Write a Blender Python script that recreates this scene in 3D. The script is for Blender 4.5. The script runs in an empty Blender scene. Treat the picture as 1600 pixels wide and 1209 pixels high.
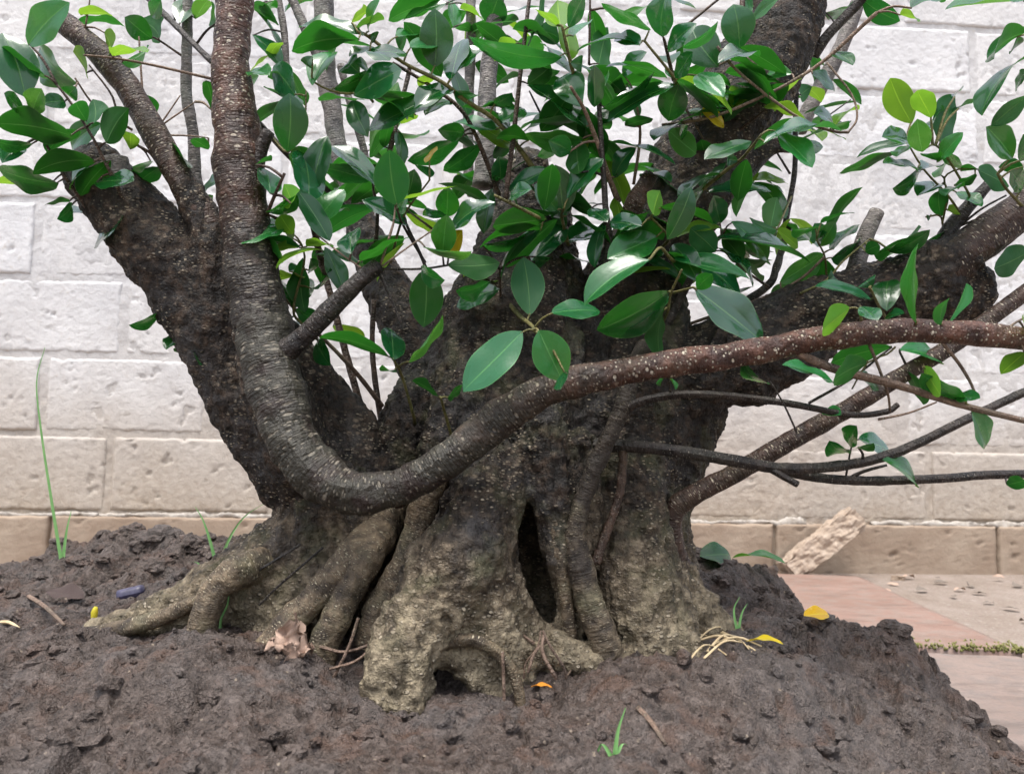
import bpy, bmesh, math, random
import numpy as np
from mathutils import Vector, Matrix

# ------------------------------------------------------------------ camera, sky, sun, exposure
sc = bpy.context.scene
COL = sc.collection
R = math.radians
CAM_Z, FPX, CX, CY = 0.32, 1256.0, 800.0, 604.5          # photo pixels (1600 x 1209)
CAM_ROT = Matrix.Rotation(R(90 + 4.35), 3, 'X') @ Matrix.Rotation(R(1.0), 3, 'Z')
cam_data = bpy.data.cameras.new('camera')
cam = bpy.data.objects.new('camera', cam_data); COL.objects.link(cam)
cam.matrix_world = Matrix.Translation((0, 0, CAM_Z)) @ CAM_ROT.to_4x4()
cam_data.sensor_width = 36.0
cam_data.lens = FPX / 1600 * 36
cam_data.clip_start, cam_data.clip_end = 0.02, 200
cam_data.dof.use_dof = True
cam_data.dof.focus_distance = 0.72
cam_data.dof.aperture_fstop = 12.5
sc.camera = cam

SUN_EL, SUN_AZ = R(74), R(205)          # high sun behind thin overcast, a little behind the camera's left
w = bpy.data.worlds.new('World'); sc.world = w; w.use_nodes = True
nt = w.node_tree; nt.nodes.clear()
sky = nt.nodes.new('ShaderNodeTexSky'); sky.sky_type = 'NISHITA'; sky.sun_disc = False
sky.sun_elevation = SUN_EL; sky.sun_rotation = SUN_AZ; sky.air_density = 1.0; sky.dust_density = 4.0
hs = nt.nodes.new('ShaderNodeHueSaturation'); hs.inputs['Saturation'].default_value = 0.48   # cloud cover: nearly white sky
bg = nt.nodes.new('ShaderNodeBackground'); bg.inputs['Strength'].default_value = 0.15
wo = nt.nodes.new('ShaderNodeOutputWorld')
nt.links.new(sky.outputs[0], hs.inputs['Color']); nt.links.new(hs.outputs[0], bg.inputs['Color']); nt.links.new(bg.outputs[0], wo.inputs['Surface'])
sl = bpy.data.lights.new('sun', 'SUN'); sl.energy = 1.2; sl.angle = R(25); sl.color = (1.0, 0.97, 0.92)
so = bpy.data.objects.new('sun', sl); COL.objects.link(so)
sd = Vector((math.sin(SUN_AZ) * math.cos(SUN_EL), math.cos(SUN_AZ) * math.cos(SUN_EL), math.sin(SUN_EL)))
so.rotation_euler = sd.to_track_quat('Z', 'Y').to_euler()
sc.view_settings.view_transform = 'Standard'; sc.view_settings.look = 'None'
sc.view_settings.gamma = 1.0; sc.view_settings.exposure = 1.25
sc.cycles.adaptive_threshold = 0.02; sc.cycles.max_bounces = 5; sc.cycles.diffuse_bounces = 3; sc.cycles.glossy_bounces = 2; sc.cycles.transmission_bounces = 4; sc.cycles.transparent_max_bounces = 4
sc.cycles.caustics_reflective = False; sc.cycles.caustics_refractive = False

# ------------------------------------------------------------------ helpers
rng = random.Random(7)
def P(px, py, Y):
    """the point that stands Y metres in front of the camera on the sight line through a photo pixel"""
    d = CAM_ROT @ Vector(((px - CX) / FPX, (CY - py) / FPX, -1.0))
    return Vector((0, 0, CAM_Z)) + d * (Y / d.y)
def mpp(Y): return Y / FPX           # metres per pixel at depth Y

_pr = np.random.RandomState(3)
_perm = np.concatenate([_pr.permutation(256)] * 3).astype(np.int64)
_grad = _pr.normal(size=(256, 3)); _grad /= np.linalg.norm(_grad, axis=1)[:, None]
def pnoise(p):
    """gradient noise, p (N,3) -> (N,) in about -0.7..0.7"""
    p = np.asarray(p, dtype=np.float64)
    i = np.floor(p).astype(np.int64); f = p - i; i &= 255
    u = f * f * f * (f * (f * 6 - 15) + 10)
    out = np.zeros(len(p))
    for dx in (0, 1):
        wx = u[:, 0] if dx else 1 - u[:, 0]
        for dy in (0, 1):
            wy = u[:, 1] if dy else 1 - u[:, 1]
            for dz in (0, 1):
                wz = u[:, 2] if dz else 1 - u[:, 2]
                h = _perm[_perm[_perm[(i[:, 0] + dx) & 255] + ((i[:, 1] + dy) & 255)] + ((i[:, 2] + dz) & 255)]
                g = _grad[h]
                out += wx * wy * wz * (g[:, 0] * (f[:, 0] - dx) + g[:, 1] * (f[:, 1] - dy) + g[:, 2] * (f[:, 2] - dz))
    return out
def fbm(p, octaves=3, gain=0.5):
    s = 0; a = 1.0; p = np.asarray(p, dtype=np.float64)
    for k in range(octaves):
        s = s + a * pnoise(p * 2 ** k + 17.3 * k); a *= gain
    return s

def mesh_from(name, verts, faces, mat=None, smooth=True, uvs=None):
    me = bpy.data.meshes.new(name)
    me.from_pydata([tuple(v) for v in verts] if not isinstance(verts, np.ndarray) else verts.tolist(), [], faces if isinstance(faces, list) else faces.tolist())
    if mat: me.materials.append(mat)
    if smooth: me.shade_smooth()
    if uvs is not None:
        ul = me.uv_layers.new(name='UVMap')
        li = np.empty(len(me.loops), dtype=np.int64); me.loops.foreach_get('vertex_index', li)
        ul.data.foreach_set('uv', np.asarray(uvs, dtype=np.float32)[li].ravel())
    return me
def obj(name, me, parent=None, loc=None):
    o = bpy.data.objects.new(name, me); COL.objects.link(o)
    if parent is not None:
        o.parent = parent
    if loc is not None: o.location = loc
    return o
def tag(o, label=None, cat=None, group=None, kind=None):
    if label: o['label'] = label
    if cat: o['category'] = cat
    if group: o['group'] = group
    if kind: o['kind'] = kind
    return o
def empty(name, loc):
    o = bpy.data.objects.new(name, None); COL.objects.link(o); o.location = loc; o.empty_display_size = 0.05
    return o

# ---- smooth curves and tubes
def catmull(pts, n):
    """pts (k,d) -> n samples per span"""
    p = np.asarray(pts, dtype=np.float64)
    if len(p) == 2:
        t = np.linspace(0, 1, n + 1)[:, None]; return p[0] * (1 - t) + p[1] * t
    q = np.vstack([2 * p[0] - p[1], p, 2 * p[-1] - p[-2]])
    out = []
    for k in range(len(p) - 1):
        a, b, c, d = q[k:k + 4]
        t = np.linspace(0, 1, n, endpoint=False)[:, None]
        out.append(0.5 * (2 * b + (c - a) * t + (2 * a - 5 * b + 4 * c - d) * t ** 2 + (3 * b - a - 3 * c + d) * t ** 3))
    out.append(p[-1:])
    return np.vstack(out)
class Mesh:
    def __init__(s): s.v = []; s.f = []; s.uv = []; s.n = 0
    def tube(s, pts, rad, seg=8, step=0.004, rough=0.0, seed=0.0, knots=0.0, close=True, blunt=True):
        """a tapering round stem through pts with radius per point"""
        d = np.hstack([np.asarray(pts, dtype=np.float64), np.asarray(rad, dtype=np.float64)[:, None]])
        L = np.linalg.norm(np.diff(d[:, :3], axis=0), axis=1).sum()
        c = catmull(d, max(2, int(L / step / max(1, len(d) - 1))))
        p, r = c[:, :3], np.maximum(c[:, 3], 0.0002)
        t = np.gradient(p, axis=0); t /= np.linalg.norm(t, axis=1)[:, None] + 1e-12
        ref = np.array([0, 0, 1.0]) if abs(t[0, 2]) < 0.8 else np.array([1.0, 0, 0])
        nrm = []
        a = np.cross(t[0], ref); a /= np.linalg.norm(a)
        for k in range(len(p)):
            a = a - t[k] * np.dot(a, t[k]); a /= np.linalg.norm(a) + 1e-12; nrm.append(a)
        nrm = np.array(nrm); bn = np.cross(t, nrm)
        arc = np.concatenate([[0], np.cumsum(np.linalg.norm(np.diff(p, axis=0), axis=1))])
        th = np.linspace(0, 2 * math.pi, seg + 1)          # seam doubled for the uv
        dirs = nrm[:, None, :] * np.cos(th)[None, :, None] + bn[:, None, :] * np.sin(th)[None, :, None]
        rr = np.repeat(r[:, None], seg + 1, axis=1)
        if rough or knots:
            q = np.empty((len(p), seg + 1, 3)); q[:] = p[:, None, :] + dirs * r[:, None, None]
            q = q.reshape(-1, 3) + seed
            rm = float(np.mean(r))
            if rough: rr = rr * (1 + rough * (fbm(q / (rm * 1.6), 3).reshape(rr.shape)))
            if knots: rr = rr * (1 + knots * np.maximum(0, pnoise(np.stack([arc / (rm * 5) + seed * 3, 0 * arc, 0 * arc], 1)))[:, None])
        v = p[:, None, :] + dirs * rr[:, :, None]
        uv = np.empty((len(p), seg + 1, 2)); uv[:, :, 0] = arc[:, None] + seed; uv[:, :, 1] = th[None, :] * float(np.mean(r))
        n0 = s.n; m = len(p); S = seg + 1
        s.v.append(v.reshape(-1, 3)); s.uv.append(uv.reshape(-1, 2))
        for i in range(m - 1):
            for j in range(seg):
                s.f.append((n0 + i * S + j, n0 + (i + 1) * S + j, n0 + (i + 1) * S + j + 1, n0 + i * S + j + 1))
        s.n += m * S
        if close:
            for i, sg in ((0, -1), (m - 1, 1)):
                s.v.append((p[i] + t[i] * sg * r[i] * (0.25 if blunt else 0.8))[None]); s.uv.append(np.array([[arc[i] + seed, 0]]))
                for j in range(seg):
                    a_, b_ = n0 + i * S + j, n0 + i * S + j + 1
                    s.f.append((s.n, a_, b_) if sg < 0 else (s.n, b_, a_))
                s.n += 1
        return s
    def build(s, name, mat, smooth=True):
        return mesh_from(name, np.vstack(s.v), s.f, mat, smooth, np.vstack(s.uv))

# ---- smooth union of round limbs, meshed with surface nets
def smin(a, b, k):
    h = np.clip(0.5 + 0.5 * (b - a) / k, 0, 1)
    return b + (a - b) * h - k * h * (1 - h)
def sdf_mesh(chains, vox, k=0.015, carve=(), kc=0.008, cut=None):
    """chains: list of arrays (n,4) of x,y,z,r. returns verts, quads"""
    allp = np.vstack([c for c in chains])
    lo = (allp[:, :3] - allp[:, 3:]).min(0) - 3 * vox - 0.004; hi = (allp[:, :3] + allp[:, 3:]).max(0) + 3 * vox + 0.004
    n = np.ceil((hi - lo) / vox).astype(int) + 1
    F = np.full(n, 0.05, dtype=np.float32)
    ax = [lo[i] + vox * np.arange(n[i]) for i in range(3)]
    def seg(a, b, m):
        l = np.minimum(a[:3] - a[3], b[:3] - b[3]) - m; h = np.maximum(a[:3] + a[3], b[:3] + b[3]) + m
        i0 = np.maximum(0, np.floor((l - lo) / vox).astype(int)); i1 = np.minimum(n, np.ceil((h - lo) / vox).astype(int) + 1)
        if (i1 <= i0).any(): return None
        X = ax[0][i0[0]:i1[0]][:, None, None]; Y = ax[1][i0[1]:i1[1]][None, :, None]; Z = ax[2][i0[2]:i1[2]][None, None, :]
        d = b[:3] - a[:3]; dd = float(d @ d) + 1e-12
        t = np.clip(((X - a[0]) * d[0] + (Y - a[1]) * d[1] + (Z - a[2]) * d[2]) / dd, 0, 1)
        D = np.sqrt((X - a[0] - t * d[0]) ** 2 + (Y - a[1] - t * d[1]) ** 2 + (Z - a[2] - t * d[2]) ** 2) - (a[3] + t * (b[3] - a[3]))
        return tuple(slice(i0[j], i1[j]) for j in range(3)), D
    for c in chains:
        c = catmull(c, 5)
        m_ = k + 2 * vox + 0.012
        l = (c[:, :3] - c[:, 3:]).min(0) - m_; h = (c[:, :3] + c[:, 3:]).max(0) + m_
        g0 = np.maximum(0, np.floor((l - lo) / vox).astype(int)); g1 = np.minimum(n, np.ceil((h - lo) / vox).astype(int) + 2)
        G = np.full(g1 - g0, 1.0, dtype=np.float32)
        for q in range(len(c) - 1):
            r_ = seg(c[q], c[q + 1], m_)
            if r_ is None: continue
            s_, D = r_
            t_ = tuple(slice(s_[j].start - g0[j], s_[j].stop - g0[j]) for j in range(3))
            G[t_] = np.minimum(G[t_], D)
        s_ = tuple(slice(g0[j], g1[j]) for j in range(3))
        F[s_] = smin(F[s_], G, k)
    for c in carve:
        c = catmull(c, 5)
        for q in range(len(c) - 1):
            r_ = seg(c[q], c[q + 1], kc + 2 * vox + 0.01)
            if r_ is None: continue
            s_, D = r_
            F[s_] = -smin(-F[s_], D, kc)
    if cut is not None:
        F = np.maximum(F, (cut - ax[2]).astype(np.float32)[None, None, :])
    F[0] = F[-1] = 0.05; F[:, 0] = F[:, -1] = 0.05; F[:, :, 0] = F[:, :, -1] = 0.05
    S = F < 0
    cnt = np.zeros(np.array(n) - 1, dtype=np.int8)
    for dx in (0, 1):
        for dy in (0, 1):
            for dz in (0, 1):
                cnt += S[dx:n[0] - 1 + dx, dy:n[1] - 1 + dy, dz:n[2] - 1 + dz]
    ci = np.argwhere((cnt > 0) & (cnt < 8))
    idx = np.full(cnt.shape, -1, dtype=np.int64); idx[tuple(ci.T)] = np.arange(len(ci))
    acc = np.zeros((len(ci), 3)); num = np.zeros(len(ci))
    corners = [(a, b, c) for a in (0, 1) for b in (0, 1) for c in (0, 1)]
    for a in corners:
        for e in range(3):
            if a[e]: continue
            b = list(a); b[e] = 1
            fa = F[ci[:, 0] + a[0], ci[:, 1] + a[1], ci[:, 2] + a[2]]; fb = F[ci[:, 0] + b[0], ci[:, 1] + b[1], ci[:, 2] + b[2]]
            m = (fa < 0) != (fb < 0)
            t = np.where(m, fa / np.where(fa - fb == 0, 1, fa - fb), 0)
            pt = np.tile(np.array(a, dtype=float), (len(ci), 1)); pt[:, e] += t
            acc[m] += pt[m]; num[m] += 1
    V = lo + vox * (ci + acc / num[:, None])
    quads = []
    for e in range(3):
        sl0 = [slice(None)] * 3; sl1 = [slice(None)] * 3; sl0[e] = slice(0, -1); sl1[e] = slice(1, None)
        A = S[tuple(sl0)]; B = S[tuple(sl1)]
        for flip in (False, True):
            ed = np.argwhere((A & ~B) if not flip else (~A & B))
            u, v_ = [(1, 2), (2, 0), (0, 1)][e]
            ok = (ed[:, u] > 0) & (ed[:, v_] > 0) & (ed[:, u] < n[u] - 1) & (ed[:, v_] < n[v_] - 1)
            ed = ed[ok]
            def cell(du, dv):
                c = ed.copy(); c[:, u] += du; c[:, v_] += dv; return idx[tuple(c.T)]
            q = np.stack([cell(-1, -1), cell(0, -1), cell(0, 0), cell(-1, 0)], 1)
            quads.append(q if not flip else q[:, ::-1])
    return V, np.vstack(quads)
def vnormals(V, Q):
    n = np.cross(V[Q[:, 2]] - V[Q[:, 0]], V[Q[:, 3]] - V[Q[:, 1]])
    N = np.zeros_like(V)
    for j in range(4): np.add.at(N, Q[:, j], n)
    return N / (np.linalg.norm(N, axis=1)[:, None] + 1e-12)
def chain(*pts):
    """(px, py, Y, width_px) -> (n,4)"""
    return np.array([[*P(a, b, y), 0.5 * ww * mpp(y)] for a, b, y, ww in pts])

# ------------------------------------------------------------------ materials
class NT:
    def __init__(s, name):
        s.m = bpy.data.materials.new(name); s.m.use_nodes = True; s.t = s.m.node_tree; s.t.nodes.clear()
        s.out = s.n('OutputMaterial'); s.b = s.n('BsdfPrincipled'); s.link(s.b.outputs[0], s.out.inputs['Surface'])
    def n(s, t, **kw):
        x = s.t.nodes.new('ShaderNode' + t)
        for k, v in kw.items(): setattr(x, k, v)
        return x
    def link(s, a, b): s.t.links.new(a, b)
    def put(s, sock, v):
        if isinstance(v, bpy.types.NodeSocket): s.link(v, sock)
        elif isinstance(v, tuple) and len(v) == 3 and sock.type == 'RGBA': sock.default_value = (*v, 1)
        else: sock.default_value = v
    def coord(s, kind='Object', scale=(1, 1, 1)):
        c = s.n('TexCoord'); m = s.n('Mapping'); m.inputs['Scale'].default_value = scale
        s.link(c.outputs[kind], m.inputs[0]); return m.outputs[0]
    def noise(s, co, scale, detail=4, rough=0.55, dist=0.0, out='Fac'):
        x = s.n('TexNoise'); s.link(co, x.inputs['Vector'])
        x.inputs['Scale'].default_value = scale; x.inputs['Detail'].default_value = detail
        x.inputs['Roughness'].default_value = rough; x.inputs['Distortion'].default_value = dist
        return x.outputs[out]
    def vor(s, co, scale, feature='F1', out='Distance', rand=1.0):
        x = s.n('TexVoronoi', feature=feature); s.link(co, x.inputs['Vector']); x.inputs['Scale'].default_value = scale
        x.inputs['Randomness'].default_value = rand
        return x if out is None else x.outputs[out]
    def ramp(s, f, *stops, interp='LINEAR'):
        r = s.n('ValToRGB'); r.color_ramp.interpolation = interp; e = r.color_ramp.elements
        while len(e) < len(stops): e.new(0.5)
        for k, (p_, c) in enumerate(stops):
            e[k].position = p_; e[k].color = (c, c, c, 1) if isinstance(c, (int, float)) else (*c, 1)
        s.put(r.inputs[0], f); return r.outputs[0]
    def mix(s, f, a, b, mode='MIX'):
        x = s.n('Mix', data_type='RGBA', blend_type=mode)
        s.put(x.inputs['Factor'], f); s.put(x.inputs['A'], a); s.put(x.inputs['B'], b)
        return x.outputs['Result']
    def math(s, op, a, b=0.0, clamp=False):
        x = s.n('Math', operation=op, use_clamp=clamp); s.put(x.inputs[0], a); s.put(x.inputs[1], b); return x.outputs[0]
    def sep(s, co):
        x = s.n('SeparateXYZ'); s.link(co, x.inputs[0]); return x.outputs
    def mapr(s, v, a, b, c=0.0, d=1.0):
        x = s.n('MapRange'); s.put(x.inputs['Value'], v)
        for nm, q in zip(('From Min', 'From Max', 'To Min', 'To Max'), (a, b, c, d)): x.inputs[nm].default_value = q
        return x.outputs[0]
    def bump(s, h, strength=0.5, dist=0.002, prev=None):
        x = s.n('Bump'); x.inputs['Strength'].default_value = strength; x.inputs['Distance'].default_value = dist
        s.put(x.inputs['Height'], h)
        if prev is not None: s.link(prev, x.inputs['Normal'])
        return x.outputs[0]
    def fin(s, col=None, rough=None, normal=None, spec=None):
        if col is not None: s.put(s.b.inputs['Base Color'], col)
        if rough is not None: s.put(s.b.inputs['Roughness'], rough)
        if normal is not None: s.link(normal, s.b.inputs['Normal'])
        if spec is not None: s.put(s.b.inputs['Specular IOR Level'], spec)
        return s.m

def bark_trunk(name, lightroot=True, dark=1.0):
    m = NT(name); co = m.coord(); z = m.sep(co)[2]
    big = m.noise(co, 22, 4); mid = m.noise(co, 90, 5, 0.65); fine = m.noise(co, 420, 3, 0.6)
    col = m.ramp(mid, (0.34, (0.004 * dark, 0.003 * dark, 0.0025 * dark)), (0.5, (0.015 * dark, 0.0105 * dark, 0.0078 * dark)), (0.7, (0.075 * dark, 0.05 * dark, 0.034 * dark)))
    grey = m.ramp(m.noise(co, 60, 4), (0.35, (0.022, 0.021, 0.022)), (0.7, (0.12, 0.112, 0.108)))
    col = m.mix(m.ramp(big, (0.52, 0), (0.66, 0.6)), col, grey)
    fl = m.math('MULTIPLY', m.ramp(m.noise(co, 17, 6, 0.75), (0.53, 0), (0.60, 1)), m.ramp(m.vor(m.coord('Object', (1, 1, 1.6)), 120), (0.28, 1), (0.42, 0.1)))
    col = m.mix(m.math('MULTIPLY', fl, 0.8), col, m.ramp(fine, (0.35, (0.10, 0.074, 0.052)), (0.65, (0.26, 0.205, 0.15))))      # outer bark flaked away
    if lightroot:
        tan = m.ramp(mid, (0.32, (0.022, 0.016, 0.011)), (0.5, (0.13, 0.097, 0.062)), (0.66, (0.34, 0.275, 0.19)))
        h = m.math('ADD', z, m.math('MULTIPLY', m.math('SUBTRACT', big, 0.5), 0.16))
        col = m.mix(m.mapr(h, 0.29, 0.18), col, tan)
        col = m.mix(m.ramp(m.noise(co, 34, 4), (0.5, 0), (0.68, 0.55)), col, (0.062, 0.066, 0.028))      # algae
        feet = m.mapr(m.math('ADD', z, m.math('MULTIPLY', m.math('SUBTRACT', m.noise(co, 30, 4), 0.5), 0.12)), 0.225, 0.165)
        col = m.mix(m.math('MULTIPLY', feet, 0.75), col, m.ramp(mid, (0.36, (0.07, 0.054, 0.034)), (0.6, (0.33, 0.275, 0.185))))
    # pale corky spots, wider than tall
    co2 = m.coord('Object', (1, 1, 2.0))
    v1 = m.vor(co2, 250, out=None); v2 = m.vor(co2, 130, out=None)
    s1 = m.math('MULTIPLY', m.ramp(v1.outputs['Distance'], (0.24, 1), (0.40, 0)), m.ramp(m.sep(v1.outputs['Color'])[0], (0.42, 0), (0.48, 1)))
    s2 = m.math('MULTIPLY', m.ramp(v2.outputs['Distance'], (0.17, 1), (0.28, 0)), m.ramp(m.sep(v2.outputs['Color'])[1], (0.55, 0), (0.6, 1)))
    patch = m.math('MULTIPLY', m.ramp(m.noise(co, 26, 3), (0.43, 0.06), (0.6, 1)), m.ramp(m.noise(co, 110, 2), (0.40, 0.15), (0.6, 1)))
    sp = m.math('MULTIPLY', m.math('MAXIMUM', s1, s2), patch)
    if lightroot:
        v3 = m.vor(m.coord('Object', (1, 1, 1.5)), 190, out=None)
        s3 = m.math('MULTIPLY', m.ramp(v3.outputs['Distance'], (0.26, 1), (0.40, 0)), m.ramp(m.sep(v3.outputs['Color'])[2], (0.45, 0), (0.5, 1)))
        s3 = m.math('MULTIPLY', s3, m.math('MULTIPLY', m.mapr(h, 0.26, 0.18), m.ramp(m.noise(co, 38, 3), (0.42, 0.1), (0.56, 1))))
        sp = m.math('MAXIMUM', sp, s3)
    col = m.mix(m.math('MULTIPLY', sp, 0.9), col, (0.46, 0.39, 0.29))
    hh = m.math('ADD', m.math('MULTIPLY', mid, 0.7), m.math('ADD', m.math('MULTIPLY', fine, 0.35), m.math('MULTIPLY', sp, 0.35)))
    ridg = m.noise(m.coord('Object', (1, 1, 0.22)), 120, 4, 0.6)
    n1 = m.bump(ridg, 1.0, 0.006); n2 = m.bump(hh, 1.0, 0.006, n1)
    return m.fin(col, m.ramp(mid, (0.3, 0.5), (0.7, 0.8)), n2, 0.35)
def bark_stem(name, c1, c2, spot=(0.46, 0.40, 0.31), amount=0.5, scale=260, rough=0.5, stretch=2.6, spot2=0.62, old=None, cluster=0.2):
    """young stems: uv is metres along, metres round; cream lenticels lie across the stem"""
    m = NT(name); co = m.coord('UV', (stretch, 1, 1)); ob = m.coord()
    mid = m.noise(ob, 120, 4, 0.6)
    col = m.ramp(mid, (0.32, c1), (0.68, c2))
    col = m.mix(m.ramp(m.noise(ob, 28, 3), (0.52, 0), (0.7, 0.5)), col, (c2[0] * 0.8, c2[1] * 1.05, c2[2] * 0.9))
    if old:                                        # (metres where bark is old and dark, where it is young, old colour)
        q = m.math('ADD', m.sep(m.coord('UV'))[0], m.math('MULTIPLY', m.math('SUBTRACT', m.noise(ob, 30, 3), 0.5), 0.25))
        fo = m.mapr(q, old[0], old[1], 1, 0)
        col = m.mix(fo, col, m.ramp(mid, (0.3, (old[2][0] * .35, old[2][1] * .35, old[2][2] * .35)), (0.7, old[2])))
    col = m.mix(m.ramp(m.noise(ob, 45, 4), (0.48, 0), (0.66, 0.75)), col, (c1[0] * 0.55, c1[1] * 0.6, c1[2] * 0.7))
    v1 = m.vor(co, scale, out=None); v2 = m.vor(co, scale * 0.45, out=None)
    s1 = m.math('MULTIPLY', m.ramp(v1.outputs['Distance'], (0.2, 1), (0.36, 0)), m.ramp(m.sep(v1.outputs['Color'])[0], (1 - amount, 0), (1.04 - amount, 1)))
    s2 = m.math('MULTIPLY', m.ramp(v2.outputs['Distance'], (0.17, 1), (0.27, 0)), m.ramp(m.sep(v2.outputs['Color'])[1], (spot2, 0), (spot2 + 0.05, 1)))
    sp = m.math('MULTIPLY', m.math('MAXIMUM', s1, s2), m.ramp(m.noise(ob, 40, 3), (0.36, cluster), (0.52, 1)))
    if old: sp = m.math('MULTIPLY', sp, m.math('SUBTRACT', 1.0, m.math('MULTIPLY', fo, 0.7)))
    col = m.mix(m.math('MULTIPLY', sp, 0.9), col, spot)
    ring = m.noise(m.coord('UV', (5, 0.6, 1)), 110, 3)
    n1 = m.bump(ring, 0.7, 0.003)
    n2 = m.bump(m.math('ADD', m.math('MULTIPLY', sp, 0.9), m.math('MULTIPLY', mid, 1.6)), 0.9, 0.003, n1)
    return m.fin(col, rough, n2, 0.4)
def leaf_mat(name, top, under, rough=0.27, trans=0.32, tcol=None, wet=0.5):
    m = NT(name); uv = m.coord('UV'); u, v, _ = m.sep(uv)
    oi = m.n('ObjectInfo').outputs['Random']
    ob = m.coord('Object')
    au = m.math('ABSOLUTE', u)
    rib = m.ramp(au, (0.02, 1), (0.055, 0)); edge = m.ramp(au, (0.94, 0), (0.99, 1))
    veins = m.n('TexWave', wave_type='BANDS', bands_direction='X')
    cmb = m.n('CombineXYZ'); m.link(m.math('SUBTRACT', v, m.math('MULTIPLY', au, 0.16)), cmb.inputs[0])
    m.link(cmb.outputs[0], veins.inputs['Vector']); veins.inputs['Scale'].default_value = 5.5
    geo = m.n('NewGeometry')
    base = m.mix(geo.outputs['Backfacing'], top, under)
    blotch = m.noise(ob, 3.0, 3)
    base = m.mix(m.ramp(blotch, (0.4, 0.0), (0.75, 0.3)), base, m.mix(0.5, base, (0.06, 0.14, 0.03)))
    hsv = m.n('HueSaturation'); m.put(hsv.inputs['Color'], base)
    m.put(hsv.inputs['Hue'], m.mapr(oi, 0, 1, 0.48, 0.515)); m.put(hsv.inputs['Value'], m.mapr(m.math('FRACT', m.math('MULTIPLY', oi, 7.13)), 0, 1, 0.7, 1.25))
    base = hsv.outputs[0]
    pale = (min(1, top[0] * 3 + 0.10), min(1, top[1] * 1.8 + 0.12), min(1, top[2] * 2 + 0.03))
    base = m.mix(m.math('MULTIPLY', rib, 0.6), base, pale)
    base = m.mix(m.math('MULTIPLY', edge, 0.45), base, pale)
    h = m.math('ADD', m.math('MULTIPLY', veins.outputs['Fac'], 0.03), m.math('SUBTRACT', m.math('MULTIPLY', m.noise(ob, 5, 2), 1.0), m.math('MULTIPLY', rib, 0.5)))
    nb = m.bump(h, 0.35, 0.0012)
    rg = m.math('ADD', m.mix(geo.outputs['Backfacing'], (rough,) * 3, (rough + 0.3,) * 3), m.math('MULTIPLY', m.math('SUBTRACT', m.noise(ob, 2.2, 3), 0.5), 0.25))
    m.fin(base, rg, nb, 0.45)
    m.put(m.b.inputs['Coat Weight'], m.math('MULTIPLY', m.math('SUBTRACT', 1.0, geo.outputs['Backfacing']), wet))
    m.b.inputs['Coat Roughness'].default_value = 0.1; m.b.inputs['Coat IOR'].default_value = 1.5
    tr = m.n('BsdfTranslucent'); m.put(tr.inputs['Color'], m.mix(0.5, base, tcol or (0.16, 0.40, 0.02))); m.link(nb, tr.inputs['Normal'])
    mx = m.n('MixShader'); mx.inputs[0].default_value = trans
    m.link(m.b.outputs[0], mx.inputs[1]); m.link(tr.outputs[0], mx.inputs[2]); m.link(mx.outputs[0], m.out.inputs['Surface'])
    return m.m
def plain(name, c1, c2, scale=60, rough=0.7, bump=0.4, dist=0.001, kind='Object'):
    m = NT(name); co = m.coord(kind); f = m.noise(co, scale, 5, 0.6)
    return m.fin(m.ramp(f, (0.3, c1), (0.7, c2)), rough, m.bump(f, bump, dist))

M = {}
M['trunk'] = bark_trunk('ficus_bark')
M['limb'] = bark_trunk('ficus_limb_bark', False, 1.1)
M['branch'] = bark_stem('branch_bark', (0.020, 0.011, 0.008), (0.085, 0.05, 0.036), amount=0.5, scale=280, cluster=0.5, spot2=0.5, spot=(0.5, 0.43, 0.33))
M['root'] = bark_stem('root_bark', (0.05, 0.036, 0.024), (0.22, 0.165, 0.105), spot=(0.52, 0.45, 0.32), amount=0.6, scale=330, rough=0.65, spot2=0.45)
M['aerial'] = bark_stem('aerial_root_bark', (0.05, 0.036, 0.024), (0.24, 0.185, 0.12), spot=(0.5, 0.43, 0.31), amount=0.5, scale=330, rough=0.65, spot2=0.5, old=(0.16, 0.24, (0.05, 0.037, 0.027)))
M['dipbranch'] = bark_stem('dipping_branch_bark', (0.035, 0.014, 0.010), (0.13, 0.058, 0.038), amount=0.55, scale=230, spot2=0.42, cluster=0.65, stretch=1.7, spot=(0.58, 0.51, 0.40), old=(0.30, 0.48, (0.05, 0.045, 0.033)))
M['upbranch'] = bark_stem('upright_branch_bark', (0.030, 0.013, 0.009), (0.125, 0.058, 0.038), amount=0.6, scale=230, spot2=0.42, cluster=0.6, stretch=2.0, spot=(0.56, 0.49, 0.38), old=(0.16, 0.28, (0.032, 0.025, 0.019)))
M['palestem'] = bark_stem('grey_stem_bark', (0.10, 0.088, 0.08), (0.22, 0.195, 0.18), spot=(0.5, 0.46, 0.41), amount=0.4, scale=230, rough=0.65, stretch=4)
M['twig'] = bark_stem('twig_bark', (0.03, 0.018, 0.012), (0.11, 0.065, 0.045), amount=0.35, scale=450)
M['darktwig'] = bark_stem('dark_twig_bark', (0.014, 0.011, 0.010), (0.05, 0.038, 0.032), spot=(0.3, 0.27, 0.23), amount=0.25, scale=420)
M['greentwig'] = bark_stem('green_twig_bark', (0.10, 0.10, 0.028), (0.20, 0.17, 0.06), spot=(0.35, 0.3, 0.18), amount=0.2, scale=420)
M['drytwig'] = bark_stem('dry_twig_bark', (0.13, 0.085, 0.06), (0.26, 0.18, 0.135), amount=0.2, scale=420, rough=0.75)
M['leaf'] = leaf_mat('mature_leaf', (0.004, 0.078, 0.021), (0.007, 0.095, 0.016), tcol=(0.06, 0.36, 0.02), wet=0.6)
M['wet'] = leaf_mat('rain_wet_leaf', (0.004, 0.078, 0.024), (0.007, 0.095, 0.018), rough=0.2, tcol=(0.06, 0.36, 0.02), wet=1.0)
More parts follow.
